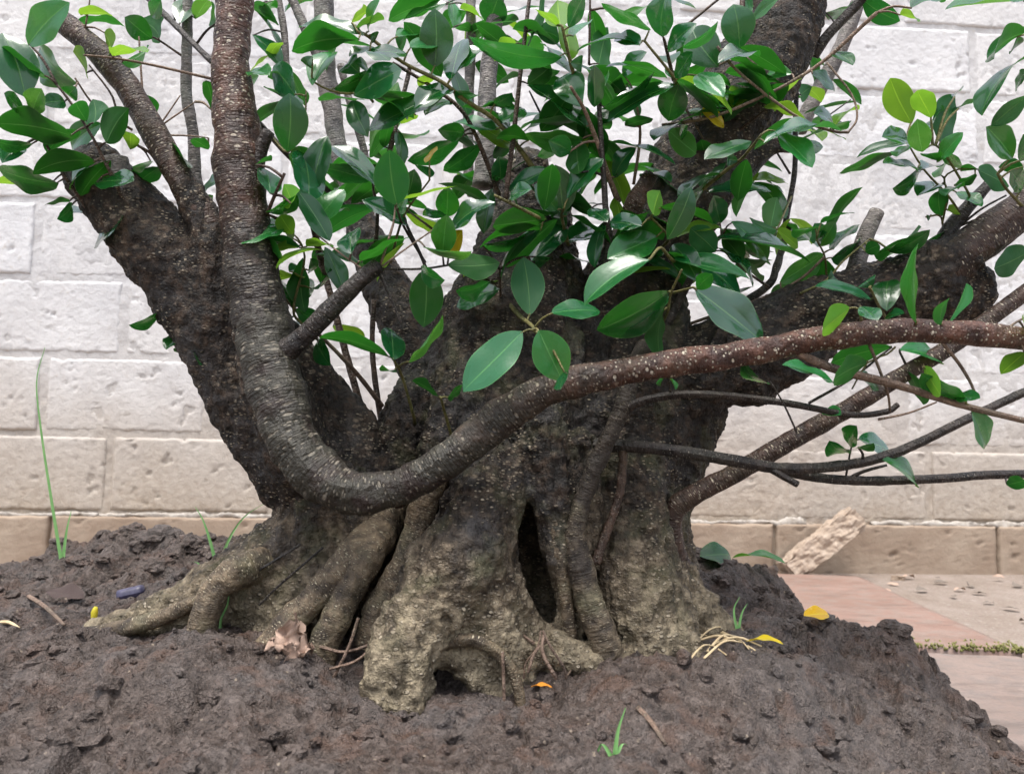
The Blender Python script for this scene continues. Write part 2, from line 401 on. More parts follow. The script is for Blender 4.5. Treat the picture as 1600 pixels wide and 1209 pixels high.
M['wet'].node_tree.nodes['Principled BSDF'].inputs['Coat IOR'].default_value = 1.75
M['young'] = leaf_mat('young_leaf', (0.10, 0.30, 0.02), (0.12, 0.33, 0.03), trans=0.45, tcol=(0.35, 0.62, 0.03), wet=0.3)
M['mid'] = leaf_mat('half_grown_leaf', (0.014, 0.17, 0.045), (0.03, 0.19, 0.04), trans=0.36, tcol=(0.22, 0.5, 0.03), wet=0.6)
M['yellow'] = leaf_mat('yellowing_leaf', (0.68, 0.46, 0.02), (0.62, 0.44, 0.04), trans=0.3, tcol=(0.8, 0.6, 0.02), wet=0.2)
# ------------------------------------------------------------------ ground, paving, soil
def m_ground():
    m = NT('sandy_ground'); co = m.coord()
    f = m.noise(co, 9, 5, 0.6); g = m.noise(co, 160, 4, 0.7)
    c = m.mix(m.ramp(f, (0.35, 0), (0.65, 1)), (0.22, 0.175, 0.14), (0.29, 0.24, 0.205))
    c = m.mix(m.ramp(g, (0.35, 0.55), (0.5, 0)), c, (0.15, 0.10, 0.075))
    c = m.mix(m.ramp(m.noise(co, 70, 2), (0.62, 0), (0.68, 0.7)), c, (0.36, 0.325, 0.29))
    return m.fin(c, 0.9, m.bump(m.math('ADD', g, m.math('MULTIPLY', m.noise(co, 45, 3), 1.5)), 0.7, 0.006))
def m_tile(name, c1, c2, c3):
    m = NT(name); co = m.coord()
    f = m.noise(co, 7, 5, 0.6); g = m.noise(co, 220, 4, 0.65)
    c = m.ramp(f, (0.3, c1), (0.7, c2))
    c = m.mix(m.ramp(m.noise(co, 30, 5, 0.7), (0.45, 0), (0.62, 0.8)), c, c3)
    c = m.mix(m.ramp(m.noise(m.coord('Object', (1, 3, 1)), 11, 5, 0.7), (0.5, 0), (0.66, 0.6)), c, (c1[0] * .6, c1[1] * .62, c1[2] * .62))
    c = m.mix(m.ramp(g, (0.3, 0.35), (0.5, 0)), c, (c1[0] * .5, c1[1] * .5, c1[2] * .5))
    return m.fin(c, m.ramp(f, (0.3, 0.5), (0.7, 0.8)), m.bump(g, 0.5, 0.002))
def m_soil():
    m = NT('wet_soil'); co = m.coord()
    f = m.noise(co, 6.5, 5, 0.6); g = m.noise(co, 120, 5, 0.7); h = m.noise(co, 420, 3, 0.6)
    c = m.ramp(g, (0.30, (0.022, 0.014, 0.010)), (0.47, (0.078, 0.056, 0.045)), (0.72, (0.19, 0.15, 0.13)))
    c = m.mix(m.ramp(f, (0.44, 0), (0.60, 0.7)), c, m.mix(0.6, c, (0.128, 0.115, 0.11)))           # grey clay
    c = m.mix(m.ramp(m.noise(co, 40, 4), (0.52, 0), (0.68, 0.65)), c, (0.125, 0.072, 0.05))          # rust-brown crumbs
    v = m.vor(co, 170, out=None)
    c = m.mix(m.math('MULTIPLY', m.ramp(v.outputs['Distance'], (0.12, 1), (0.22, 0)), m.ramp(m.sep(v.outputs['Color'])[0], (0.9, 0), (0.93, 0.8))), c, (0.36, 0.29, 0.22))
    n1 = m.bump(g, 1.0, 0.008); n2 = m.bump(h, 0.9, 0.004, n1)
    return m.fin(c, m.ramp(m.noise(co, 60, 3), (0.38, 0.30), (0.62, 0.75)), n2, 0.5)
M['ground'] = m_ground(); M['soil'] = m_soil()
M['terracotta'] = m_tile('terracotta_slab', (0.215, 0.13, 0.10), (0.27, 0.175, 0.14), (0.24, 0.185, 0.155))
M['terracotta2'] = m_tile('dusty_slab', (0.21, 0.155, 0.13), (0.27, 0.21, 0.18), (0.18, 0.15, 0.135))
M['mossy'] = plain('slab_moss', (0.10, 0.115, 0.03), (0.22, 0.20, 0.07), 180, 0.9, 0.8, 0.002)

gs = 2.2e-2
n = 120
gx = np.linspace(-1, 1, n); gx = np.sign(gx) * np.abs(gx) ** 2.2 * 25
GX, GY = np.meshgrid(gx, gx + 1.6, indexing='ij')
gz = 0.004 * pnoise(np.stack([GX.ravel() * 6, GY.ravel() * 6, 0 * GX.ravel()], 1))
V = np.stack([GX.ravel(), GY.ravel(), gz], 1)
ii = np.arange(n * n).reshape(n, n)
Q = np.stack([ii[:-1, :-1], ii[1:, :-1], ii[1:, 1:], ii[:-1, 1:]], -1).reshape(-1, 4)
ground = tag(obj('ground', mesh_from('ground', V, Q, M['ground'])), 'bare sandy ground strewn with litter at the foot of the wall', 'ground', kind='structure')

def slab(name, corners, z0, z1, mat, parent, seed):
    """a paving slab with worn, slightly wavy top and rounded arrises; corners counter-clockwise in x,y"""
    nu, nv = 40, 24
    c = [np.array(q, dtype=float) for q in corners]
    V = []; 
    for i in range(nu + 1):
        for j in range(nv + 1):
            u, v = i / nu, j / nv
            p = (c[0] * (1 - u) + c[1] * u) * (1 - v) + (c[3] * (1 - u) + c[2] * u) * v
            V.append([p[0], p[1], z1])
    V = np.array(V); e = np.zeros(len(V))
    k = np.arange(len(V)); iu, jv = k // (nv + 1), k % (nv + 1)
    d = np.minimum(np.minimum(iu, nu - iu) / nu * 0.4, np.minimum(jv, nv - jv) / nv * 0.3)
    V[:, 2] += 0.0015 * fbm(V * 25 + seed, 3) - 0.006 * np.clip(1 - d / 0.012, 0, 1) ** 2
    edge = d <= 1e-9
    V[edge, :2] += 0.004 * np.stack([pnoise(V[edge] * 30 + seed), pnoise(V[edge] * 30 + seed + 9)], 1)
    ii = k.reshape(nu + 1, nv + 1)
    F = np.stack([ii[:-1, :-1], ii[1:, :-1], ii[1:, 1:], ii[:-1, 1:]], -1).reshape(-1, 4).tolist()
    ring = list(ii[:, 0]) + list(ii[-1, 1:]) + list(ii[-2::-1, -1]) + list(ii[0, -2:0:-1])
    b0 = len(V); V = np.vstack([V, V[ring] * [1, 1, 0] + [0, 0, z0]])
    for a in range(len(ring)):
        b = (a + 1) % len(ring); F.append([ring[a], b0 + a, b0 + b, ring[b]])
    me = mesh_from(name, V, [[int(t) for t in f] for f in F], mat)
    return obj(name, me, parent)
def on_plane(px, py, z):
    d = P(px, py, 1.0) - Vector((0, 0, CAM_Z)); t = (z - CAM_Z) / d.z
    return (Vector((0, 0, CAM_Z)) + d * t).to_2d()
paving = tag(empty('paving', (0.45, 1.2, 0)), 'terracotta paving slabs beside the soil mound', 'paving', kind='structure')
def to_par(o, par): o.location = -Vector(par.location); return o
a = on_plane(1597, 1012, 0.022); b = on_plane(1345, 898, 0.022)
u = (b - a).normalized(); v = Vector((-u.y, u.x))
c2 = a + v * 0.42; 
slab_o = slab('tile', [a, a + u * (b - a).length, a + u * (b - a).length + v * 0.42, c2], -0.01, 0.022, M['terracotta'], paving, 1.0); to_par(slab_o, paving)
e = Vector(a) - u * 0.012
for k, (o0, l0, wv, mt) in enumerate(((0.0, 0.40, 0.42, 'terracotta2'), (0.41, 0.40, 0.42, 'terracotta2'))):
    q = e - u * o0 + v * (0.0)
    s_ = slab('tile', [q - u * l0, q, q + v * wv, q - u * l0 + v * wv], -0.012, 0.014 - 0.002 * k, M[mt], paving, 2.0 + k); to_par(s_, paving)
    q2 = q - v * (wv + 0.012)
    if k == 0 or k == 1:
        s_ = slab('tile', [q2 - u * l0 + Vector((0, 0)), q2, q2 + v * wv, q2 - u * l0 + v * wv], -0.014, 0.010, M[mt], paving, 5.0 + k); to_par(s_, paving)
# moss along the front arris of the big slab
mm = Mesh(); mr = random.Random(4)
for k in range(230):
    t = mr.random() ** 1.8 * 0.2; q = a + v * t + u * (mr.random() ** 3 * 0.045 - 0.002) ; zz = 0.014 + mr.random() * 0.008
    p0 = Vector((q.x, q.y, zz)); mm.tube([p0, p0 + Vector((mr.uniform(-.004, .004), mr.uniform(-.004, .004), mr.uniform(.002, .005)))], [0.0022, 0.001], 5, 0.003)
mo = tag(to_par(obj('moss', mm.build('moss', M['mossy']), paving), paving), kind='stuff')

# soil: height from a handful of surveyed points, then clods
SP = [  # px, py, Y
 (640, 1100, .585), (520, 1075, .59), (800, 1095, .60), (880, 1080, .60), (950, 1048, .595), (1060, 1038, .595), (1150, 1030, .60), (1200, 1020, .62),
 (0, 1005, .62), (120, 1002, .62), (250, 1010, .62), (380, 1010, .61), (470, 1025, .60), (700, 1110, .57),
 (0, 1209, .46), (250, 1209, .455), (500, 1209, .455), (800, 1209, .46), (1000, 1209, .47), (1200, 1209, .49), (1400, 1209, .53), (1480, 1209, .55),
 (1250, 980, .68), (1300, 968, .68), (1350, 985, .68), (1400, 990, .68), (1440, 1030, .66), (1490, 1090, .65), (1545, 1150, .64), (1590, 1200, .62), (1330, 1050, .62), (1400, 1100, .61),
 (1100, 880, .88), (1150, 872, .90), (1205, 890, .90), (1240, 930, .88), (1280, 960, .86), (1150, 950, .78), (1090, 900, .84), (1210, 975, .74),
 (0, 905, .95), (70, 880, .96), (130, 858, .98), (220, 832, 1.0), (300, 850, .98), (360, 858, .96), (430, 850, .95), (100, 930, .82), (250, 915, .82), (60, 965, .72), (180, 975, .70), (-150, 900, .95), (-150, 1000, .62), (-150, 1209, .46)]
sp = np.array([[*P(*q)] for q in SP])
extra = np.array([[x, y, z] for x, y, z in [
 (0, .75, .145), (0.1, .72, .15), (-.1, .72, .15), (0.02, .85, .13), (-.05, 1.0, .12), (.1, 1.0, .09), (0, 1.2, .02), (-.3, 1.22, .03), (-.6, 1.2, .03), (-.9, 1.1, .03), (-.9, .8, .12), (-.9, .5, .10), (.25, 1.1, .02), (.35, 1.05, -.02), (.42, .95, -.02),
 (.42, .70, -.03), (.44, .64, -.02), (.46, .58, -.01), (.39, .76, -.03), (.46, .95, -.03), (.5, 1.0, -.03), (.55, .92, -.03), (.6, .85, -.03), (.45, 1.05, -.03), (.6, 1.0, -.03), (.55, 1.1, -.03), (.47, .8, -.03), (.5, .75, -.03), (.36, .88, -.01), (.62, .7, -.03), (.64, .93, -.03), (.4, 1.15, -.03), (.43, .73, -.03), (.425, .79, -.03), (.41, .86, -.03), (.38, .95, -.03), (.33, 1.0, -.03), (.45, .67, .0), (.5, .85, -.02), (.55, .75, -.02), (.5, .66, .0), (.55, .6, -.02), (.45, .45, .05), (.55, .4, .0), (.3, .3, .09), (0, .3, .11), (-.3, .3, .11), (-.6, .3, .10), (-1.0, .3, .05), (.2, 1.3, -.03), (-.2, 1.35, -.03), (-.7, 1.35, -.03), (-1.05, .9, -.02), (.62, .5, -.03)]])
sp = np.vstack([sp, extra])
def soil_base(x, y):
    x = np.asarray(x, dtype=float); y = np.asarray(y, dtype=float)
    num = np.zeros_like(x); den = np.zeros_like(x)
    for q in sp:
        w_ = 1.0 / (((x - q[0]) ** 2 + (y - q[1]) ** 2) + 0.0006) ** 1.9
        num += w_ * q[2]; den += w_
    return num / den
sx = np.arange(-1.05, 0.66, 0.0023); sy = np.arange(0.30, 1.36, 0.0023)
SX, SY = np.meshgrid(sx, sy, indexing='ij')
sz = soil_base(SX.ravel(), SY.ravel())
pp = np.stack([SX.ravel(), SY.ravel(), 0 * SX.ravel()], 1)
wob = np.stack([pnoise(pp * 30 + 3), pnoise(pp * 30 + 8), 0 * sz], 1) * 0.25
amp = np.clip((sz + 0.01) / 0.05, 0, 1)
def billow(p): return 1 - 2 * np.abs(pnoise(p))
rid = lambda p_: 0.3 - np.abs(pnoise(p_))
clod = 0.017 * fbm(pp * 15 + wob, 2) + 0.010 * (np.abs(pnoise(pp * 30 + wob * 2)) - 0.22) + 0.006 * rid(pp * 52 + wob * 4 + 9) + 0.007 * (np.abs(pnoise(pp * 85 + wob * 3 + 5)) - 0.2) + 0.005 * rid(pp * 150 + wob * 5) + 0.0035 * pnoise(pp * 230) + 0.0025 * pnoise(pp * 360)
step_ = fbm(pp * 22 + wob * 2 + 50, 2); clod += 0.006 * (np.tanh(step_ * 14) * 0.5)            # broken crusts with sharp edges
pits = np.clip(pnoise(pp * 42 + 31) - 0.22, 0, 1) * -0.06 + np.clip(pnoise(pp * 95 + 11) - 0.22, 0, 1) * -0.035
backpile = np.clip((SY.ravel() - 0.80) / 0.12, 0, 1) 
rpile = np.clip((SX.ravel() - 0.17) / 0.08, 0, 1) * np.clip((SY.ravel() - .55) / .1, 0, 1)
clod = clod * (0.85 + 0.6 * np.maximum(backpile, 0.7 * rpile))
SZ = sz + amp * (clod + pits)
hx = pp.copy(); hx[:, 2] = 2.2
dx = amp * 0.004 * pnoise(hx * 55); dy = amp * 0.004 * pnoise(hx * 55 + 40)
SV = np.stack([SX.ravel() + dx, SY.ravel() + dy, SZ], 1)
ns, ms = SX.shape
ii = np.arange(ns * ms).reshape(ns, ms)
SQ = np.stack([ii[:-1, :-1], ii[1:, :-1], ii[1:, 1:], ii[:-1, 1:]], -1).reshape(-1, 4)
keep = SZ[SQ].max(1) > -0.012
soil = tag(obj('soil', mesh_from('soil', SV, SQ[keep], M['soil'])), 'mound of dark wet lumpy soil round the trunk', 'soil', kind='structure')
SZG = SZ.reshape(ns, ms)
def soil_z(x, y):
    i = int(round((x - sx[0]) / 0.0023)); j = int(round((y - sy[0]) / 0.0023))
    if 0 <= i < ns and 0 <= j < ms: return max(0.0, float(SZG[i, j]))
    return 0.0
def hit(px, py, y0=0.4, y1=2.2):
    """where the sight line through a pixel meets the ground or soil"""
    y = y0
    while y < y1:
        p = P(px, py, y)
        if p.z <= soil_z(p.x, p.y): return p
        y += 0.002
    return P(px, py, y1)
# loose clods and crumbs on the mound
cl_r = random.Random(12)
ico = bmesh.new(); bmesh.ops.create_icosphere(ico, subdivisions=2, radius=1.0); iv = np.array([v.co[:] for v in ico.verts]); iff = np.array([[v.index for v in f.verts] for f in ico.faces]); ico.free()
ico = bmesh.new(); bmesh.ops.create_icosphere(ico, subdivisions=4, radius=1.0); iv3 = np.array([v.co[:] for v in ico.verts]); if3 = np.array([[v.index for v in f.verts] for f in ico.faces]); ico.free()
cv, cf, c0 = [], [], 0
k = 0
while k < 2600:
    x, y = cl_r.uniform(-.75, .5), cl_r.uniform(.4, 1.1)
    if abs(x) < .17 and .6 < y < .9: continue
    z = soil_z(x, y)
    if z < 0.03: continue
    s_ = 0.001 + 0.006 * cl_r.random() ** 6
    q = iv * (1 + 0.9 * pnoise(iv * 1.1 + k * 3.1) + 0.5 * pnoise(iv * 2.7 + k))[:, None] * [s_ * cl_r.uniform(.8, 1.5), s_ * cl_r.uniform(.8, 1.5), s_ * cl_r.uniform(.6, 1.0)]
    an = cl_r.random() * 6.28; ca, sa = math.cos(an), math.sin(an)
    q = np.stack([q[:, 0] * ca - q[:, 1] * sa, q[:, 0] * sa + q[:, 1] * ca, q[:, 2]], 1) + [x, y, z + s_ * 0.25]
    cv.append(q); cf.append(iff + c0); c0 += len(iv); k += 1
for px, py, w_ in ((1262, 985, 34), (1290, 975, 46), (1330, 985, 36), (1405, 985, 40), (1432, 995, 44), (1380, 1000, 30), (1215, 895, 40), (1190, 880, 34), (1160, 872, 30), (1100, 868, 34), (1130, 905, 26), (1185, 920, 30), (1240, 960, 26), (1510, 1130, 26), (1580, 1185, 30), (1470, 1060, 26),
                   (200, 835, 50), (235, 845, 60), (160, 862, 40), (290, 850, 44), (330, 865, 40), (120, 880, 36), (60, 905, 30), (250, 890, 46), (310, 900, 40), (180, 900, 30), (30, 960, 30), (80, 1000, 26), (395, 1012, 26), (140, 1120, 40), (330, 1090, 36), (60, 1150, 36), (420, 1150, 40), (560, 1130, 26), (1330, 1090, 24), (1200, 1110, 26), (1420, 1130, 30)):
    p = hit(px, py); s_ = w_ / 2 * mpp(p.y)
    dd = iv3 / np.linalg.norm(iv3, axis=1)[:, None]; k += 1
    q = dd * s_ * (1 + 0.55 * fbm(dd * 1.1 + k * 5.3, 2) + 0.35 * np.abs(pnoise(dd * 3.1 + k)) + 0.16 * fbm(dd * 7 + k, 2))[:, None] * [1.15, 1.0, 0.72]
    cv.append(q + [p.x, p.y + s_ * .5, p.z - s_ * 0.15]); cf.append(if3 + c0); c0 += len(iv3)
tag(obj('soil_crumbs', mesh_from('soil_crumbs', np.vstack(cv), np.vstack(cf), M['soil'], False)), 'loose crumbs and clods of dark soil lying on the mound', 'soil', kind='stuff')

# ------------------------------------------------------------------ block wall
def m_block(name, seed, mortar=False):
    m = NT(name); g = m.n('NewGeometry').outputs['Position']
    co = m.coord('Object') if not mortar else m.coord('Object')
    oi = m.n('ObjectInfo').outputs['Random']
    off = m.n('VectorMath', operation='ADD'); m.link(co, off.inputs[0]); cx = m.n('CombineXYZ'); m.put(cx.inputs[0], m.math('MULTIPLY', oi, 37.0)); m.link(cx.outputs[0], off.inputs[1])
    co = off.outputs[0]
    z = m.sep(g)[2]
    f = m.noise(co, 9, 5, 0.6); gr = m.noise(co, 240, 3, 0.7); md = m.noise(co, 55, 5, 0.65)
    white = m.mix(m.ramp(f, (0.35, 0), (0.68, 1)), (0.75, 0.75, 0.755), (0.62, 0.62, 0.63))
    if mortar: white = m.mix(m.ramp(f, (0.3, 0), (0.7, 1)), (0.44, 0.44, 0.45), (0.60, 0.60, 0.605))
    tint = m.mapr(oi, 0, 1, 0.0, 0.6)
    white = m.mix(tint, white, (0.60, 0.575, 0.55))
    # limewash worn off: bare beige block in blotches
    bare = m.math('MULTIPLY', m.ramp(md, (0.56, 0), (0.66, 1)), m.ramp(m.noise(co, 14, 3), (0.45, 0), (0.6, 0.6)))
    white = m.mix(bare, white, (0.50, 0.45, 0.40))
    st = m.noise(m.n('NewGeometry').outputs['Position'], 3.2, 5, 0.65)
    white = m.mix(m.ramp(st, (0.46, 0), (0.62, 0.55)), white, (0.53, 0.525, 0.535))
    # soil splashed up on the lower courses
    hgt = m.math('ADD', z, m.math('MULTIPLY', m.math('SUBTRACT', m.noise(g, 5, 4), 0.5), 0.28))
    tan = m.mix(m.ramp(md, (0.35, 0), (0.65, 1)), (0.34, 0.275, 0.21), (0.44, 0.375, 0.305))
    c = m.mix(m.ramp(hgt, (0.10, 1.0), (0.30, 0.72), (0.52, 0.22), (0.85, 0.0)), white, tan)
    c = m.mix(m.ramp(gr, (0.25, 0.3), (0.42, 0)), c, (0.35, 0.30, 0.26))
    h = m.math('ADD', m.math('MULTIPLY', md, 1.3), m.math('MULTIPLY', gr, 0.6))
    return m.fin(c, 0.92, m.bump(h, 0.6, 0.0045), 0.2)
def m_plinth():
    m = NT('plinth_plaster'); co = m.coord(); f = m.noise(co, 8, 5, 0.6); gr = m.noise(co, 200, 4, 0.7)
    c = m.ramp(f, (0.3, (0.26, 0.19, 0.138)), (0.7, (0.38, 0.305, 0.235)))
    c = m.mix(m.ramp(gr, (0.3, 0.4), (0.48, 0)), c, (0.27, 0.19, 0.14))
    return m.fin(c, 0.92, m.bump(m.math('ADD', gr, m.math('MULTIPLY', m.noise(co, 60, 4), 1.4)), 0.5, 0.003), 0.2)
M['block'] = m_block('limewashed_block', 0); M['mortar'] = m_block('mortar_wash', 1, True); M['plinth'] = m_plinth()
M['flake'] = plain('lime_flake', (0.30, 0.26, 0.215), (0.45, 0.415, 0.375), 90, 0.9, 0.8, 0.002)
YAW = math.atan(0.069)
wall = empty('block_wall', (0, 2.14, 0)); wall.rotation_euler.z = YAW
tag(wall, 'limewashed concrete block wall, stained tan along its foot', 'wall')
def block_mesh(name, wd, ht, seed, mat, depth=0.12, nx=80, nz=40):
    u = np.linspace(-1, 1, nx + 1); v = np.linspace(-1, 1, nz + 1)
    U, W_ = np.meshgrid(u, v, indexing='ij')
    x = U * wd / 2; z = W_ * ht / 2
    pq = np.stack([x.ravel() * 1, 0 * x.ravel() + seed * 7.7, z.ravel()], 1)
    ex = np.minimum(wd / 2 - np.abs(x), ht / 2 - np.abs(z)).ravel()
    nse = fbm(pq * 30, 3)
    y = -0.0012 * fbm(pq * 12, 3) - 0.0012 * np.clip(pnoise(pq * 70) , -1, 1)
    y += 0.0035 * np.clip(1 - (ex + 0.006 * nse) / 0.0045, 0, 1)                          # worn arris
    y += 0.012 * np.clip(fbm(pq * 24 + 5, 4, .65) - 0.42, 0, 1) * 2.2                        # shallow spalls
    y -= 0.0008 * fbm(pq * 130 + 2, 2)
    y += 0.006 * np.clip(pnoise(pq * 90 + 15) - 0.38, 0, 1) * 3
    e = (ex < 1e-9)
    X = x.ravel(); Z = z.ravel()
    j = 0.0045 * fbm(pq * 26 + 9, 3)
    X = X - np.sign(X) * np.where(np.abs(X) > wd / 2 - 0.006, 0.002 + np.abs(j), 0); Z = Z - np.sign(Z) * np.where(np.abs(Z) > ht / 2 - 0.006, 0.001 + np.abs(j) , 0)
    V = np.stack([X, y, Z], 1)
    ii = np.arange((nx + 1) * (nz + 1)).reshape(nx + 1, nz + 1)
    F = np.stack([ii[:-1, :-1], ii[1:, :-1], ii[1:, 1:], ii[:-1, 1:]], -1).reshape(-1, 4).tolist()
    ring = [int(t) for t in (list(ii[:, 0]) + list(ii[-1, 1:]) + list(ii[-2::-1, -1]) + list(ii[0, -2:0:-1]))]
    b0 = len(V); V = np.vstack([V, V[ring] * [1, 0, 1] + [0, depth, 0]])
    for a_ in range(len(ring)):
        b_ = (a_ + 1) % len(ring); F.append([ring[b_], ring[a_], b0 + a_, b0 + b_])
    F.append([b0 + t for t in range(len(ring))][::-1])
    return mesh_from(name, V, F, mat)
Z0, CH = 0.136, 0.2015
variants = [block_mesh('block', 0.396, CH - 0.013, s_, M['block']) for s_ in range(9)]
br = random.Random(21)
rows = [(-1.03, 0.745), (-1.205, 1.085), (-1.015, 1.255), (-1.245, 0.93), (-1.03, 0.955), (-0.82, 1.33), (-1.0, 0.9), (-1.2, 1.1), (-1.0, 0.95)]
nb = 0
for r_, (jl, jr) in enumerate(rows):
    xs = []
    x = jl
    while x > -2.6: x -= 0.411
    while x < jr - 0.25:
        xs.append(x); x += 0.411
    xs.append(jr); x = jr + 0.411
    while x < 2.9: xs.append(x); x += 0.411
    for a_, b_ in zip(xs[:-1], xs[1:]):
        if b_ < -2.3 or a_ > 2.5: continue
        wd = b_ - a_ - 0.014
        o = obj('block', variants[nb % 9], wall, ((a_ + b_) / 2 + br.uniform(-.002, .002), br.uniform(-.003, .004), Z0 + CH * (r_ + 0.5)))
        o.scale = (wd / 0.396, 1, 1); o.rotation_euler = (0, br.uniform(-.006, .006), 0)
        if br.random() < 0.5: o.scale.x *= -1
        nb += 1
nb2 = 0
pvar = [block_mesh('plinth_block', 0.62, 0.17, 30 + s_, M['plinth'], 0.14) for s_ in range(3)]
for k, x in enumerate(np.arange(-2.2, 2.5, 0.625)):
    obj('plinth_block', pvar[k % 3], wall, (x + 0.1, -0.014, Z0 - 0.09))
# mortar sheet between and behind the blocks
nx, nz = 700, 280
U, W_ = np.meshgrid(np.linspace(-2.45, 2.6, nx), np.linspace(-0.02, Z0 + CH * 9, nz), indexing='ij')
pq = np.stack([U.ravel(), 0 * U.ravel(), W_.ravel()], 1)
V = np.stack([U.ravel(), 0.0030 - 0.0052 * fbm(pq * 9, 3) - 0.0035 * pnoise(pq * 60), W_.ravel()], 1)
ii = np.arange(nx * nz).reshape(nx, nz)
Q = np.stack([ii[:-1, :-1], ii[1:, :-1], ii[1:, 1:], ii[:-1, 1:]], -1).reshape(-1, 4)
obj('mortar', mesh_from('mortar', V, Q, M['mortar']), wall)
bb = Mesh()
# ledge of crusted lime along the top of the plinth
def crust(x0, x1, z, amp, seed, mat, name='lime_crust', proud=0.008):
    n_ = int((x1 - x0) / 0.003); th = np.linspace(0, 2 * math.pi, 9)[:-1]
    xs = np.linspace(x0, x1, n_); V = []
    for k, x in enumerate(xs):
        r = amp * (0.5 + 0.5 * abs(math.sin(0))) 
        V += [[x, -proud * 0.6 + math.cos(t) * proud * 0.6, z + math.sin(t) * amp] for t in th]
    V = np.array(V)
    V[:, 1] += proud * 0.8 * fbm(V * [22, 60, 60] + seed, 4, .65); V[:, 2] += amp * 1.6 * fbm(V * [16, 55, 55] + seed + 4, 4, .65)
    F = []
    for k in range(n_ - 1):
        for t in range(8): F.append([k * 8 + t, k * 8 + (t + 1) % 8, (k + 1) * 8 + (t + 1) % 8, (k + 1) * 8 + t])
    return obj(name, mesh_from(name, V, F, mat), wall)
for k, (x0, x1, am) in enumerate(((-2.3, -1.05, .005), (-1.045, -.35, .006), (-.345, .70, .005), (.70, .80, .009), (.98, 2.4, .0075))):
    crust(x0, x1, Z0 - 0.003, am, k * 5.0, M['flake'])
# ------------------------------------------------------------------ the ficus: trunk, limbs, roots
tree_loc = Vector((0.0, 0.73, 0.13))
tree = tag(empty('ficus_tree', tree_loc), 'old ficus tree with gnarled trunk, exposed roots and glossy green leaves in soil', 'tree')
def tpart(name, me):
    return obj(name, me, tree, -tree_loc)
def roughen(V, Q, seed, a_big=0.006, a_mid=0.0032, a_fine=0.0013, flute=0.004):
    for _ in range(1):
        N = vnormals(V, Q)
        z3 = V * [1, 1, 0.25]
        d = a_big * fbm(V * 26 + seed, 2) + flute * (np.abs(pnoise(z3 * 60 + seed)) - 0.2) * 1.6 + a_mid * fbm(V * 110 + seed, 2) + a_fine * pnoise(V * 330 + seed)
        V = V + N * d[:, None]
    return V
VOX = 0.0017
ch = chain
trunk_chains = [
 ch((800, 1060, .80, 340), (800, 960, .80, 290), (808, 860, .79, 260), (812, 770, .77, 250), (808, 680, .75, 285), (800, 590, .745, 265), (808, 500, .75, 225), (820, 430, .77, 180), (830, 350, .79, 130), (815, 280, .80, 95)),
 # left shoulder up to the crotch with the left limb
 ch((560, 980, .79, 130), (570, 860, .75, 120), (600, 760, .745, 130), (640, 690, .745, 120), (690, 590, .755, 110), (730, 500, .76, 90)),
 # right shoulder
 ch((1010, 980, .76, 180), (985, 860, .745, 170), (965, 760, .735, 190), (975, 670, .735, 200), (990, 600, .74, 190), (1010, 540, .75, 150), (1010, 470, .76, 130)),
 ch((1075, 640, .75, 120), (1050, 720, .75, 110), (1030, 800, .75, 90), (1040, 890, .75, 85)),
 # main front buttress with its feet
 ch((778, 680, .67, 95), (768, 745, .648, 105), (748, 810, .635, 130), (725, 870, .63, 150), (690, 930, .622, 140), (652, 975, .612, 122), (628, 1030, .60, 114), (620, 1100, .595, 112), (620, 1150, .59, 104)),
 ch((735, 880, .645, 120), (765, 945, .635, 120), (770, 1000, .63, 105), (800, 1060, .63, 70), (815, 1120, .63, 60)),
 ch((775, 955, .64, 95), (830, 1000, .64, 70), (890, 1028, .635, 62), (950, 1035, .63, 55), (990, 1060, .63, 50)),
 ch((730, 985, .63, 50), (705, 1020, .62, 50), (760, 1070, .615, 45), (780, 1120, .615, 45)),
 # right buttress
 ch((985, 690, .70, 70), (985, 760, .69, 110), (985, 850, .685, 130), (1000, 930, .675, 140), (1030, 1000, .665, 130), (1050, 1080, .66, 130)),
 ch((1000, 840, .70, 90), (1055, 920, .70, 80), (1110, 980, .695, 70), (1190, 1030, .69, 55), (1230, 1060, .69, 40)),
 ch((960, 880, .665, 50), (1000, 990, .65, 70), (1050, 1030, .645, 60), (1110, 1060, .64, 50)),
 # left spreading root
 ch((520, 770, .70, 130), (490, 830, .70, 130), (440, 880, .70, 135), (385, 915, .695, 130), (320, 945, .69, 108), (240, 975, .685, 80), (150, 1000, .685, 55)),
 ch((500, 870, .685, 70), (470, 930, .68, 90), (430, 1000, .685, 90)),
 # slimmer swellings running down the front face
 ch((845, 640, .655, 60), (850, 720, .65, 75), (862, 790, .645, 62), (878, 870, .645, 50), (888, 960, .65, 42), (890, 1040, .655, 40)),
 ch((905, 700, .665, 60), (915, 800, .66, 55), (910, 870, .655, 45)),
 ch((700, 640, .69, 60), (680, 720, .685, 60), (668, 800, .69, 55)),
 ch((560, 800, .685, 90), (565, 850, .68, 75), (545, 900, .675, 60)),
]
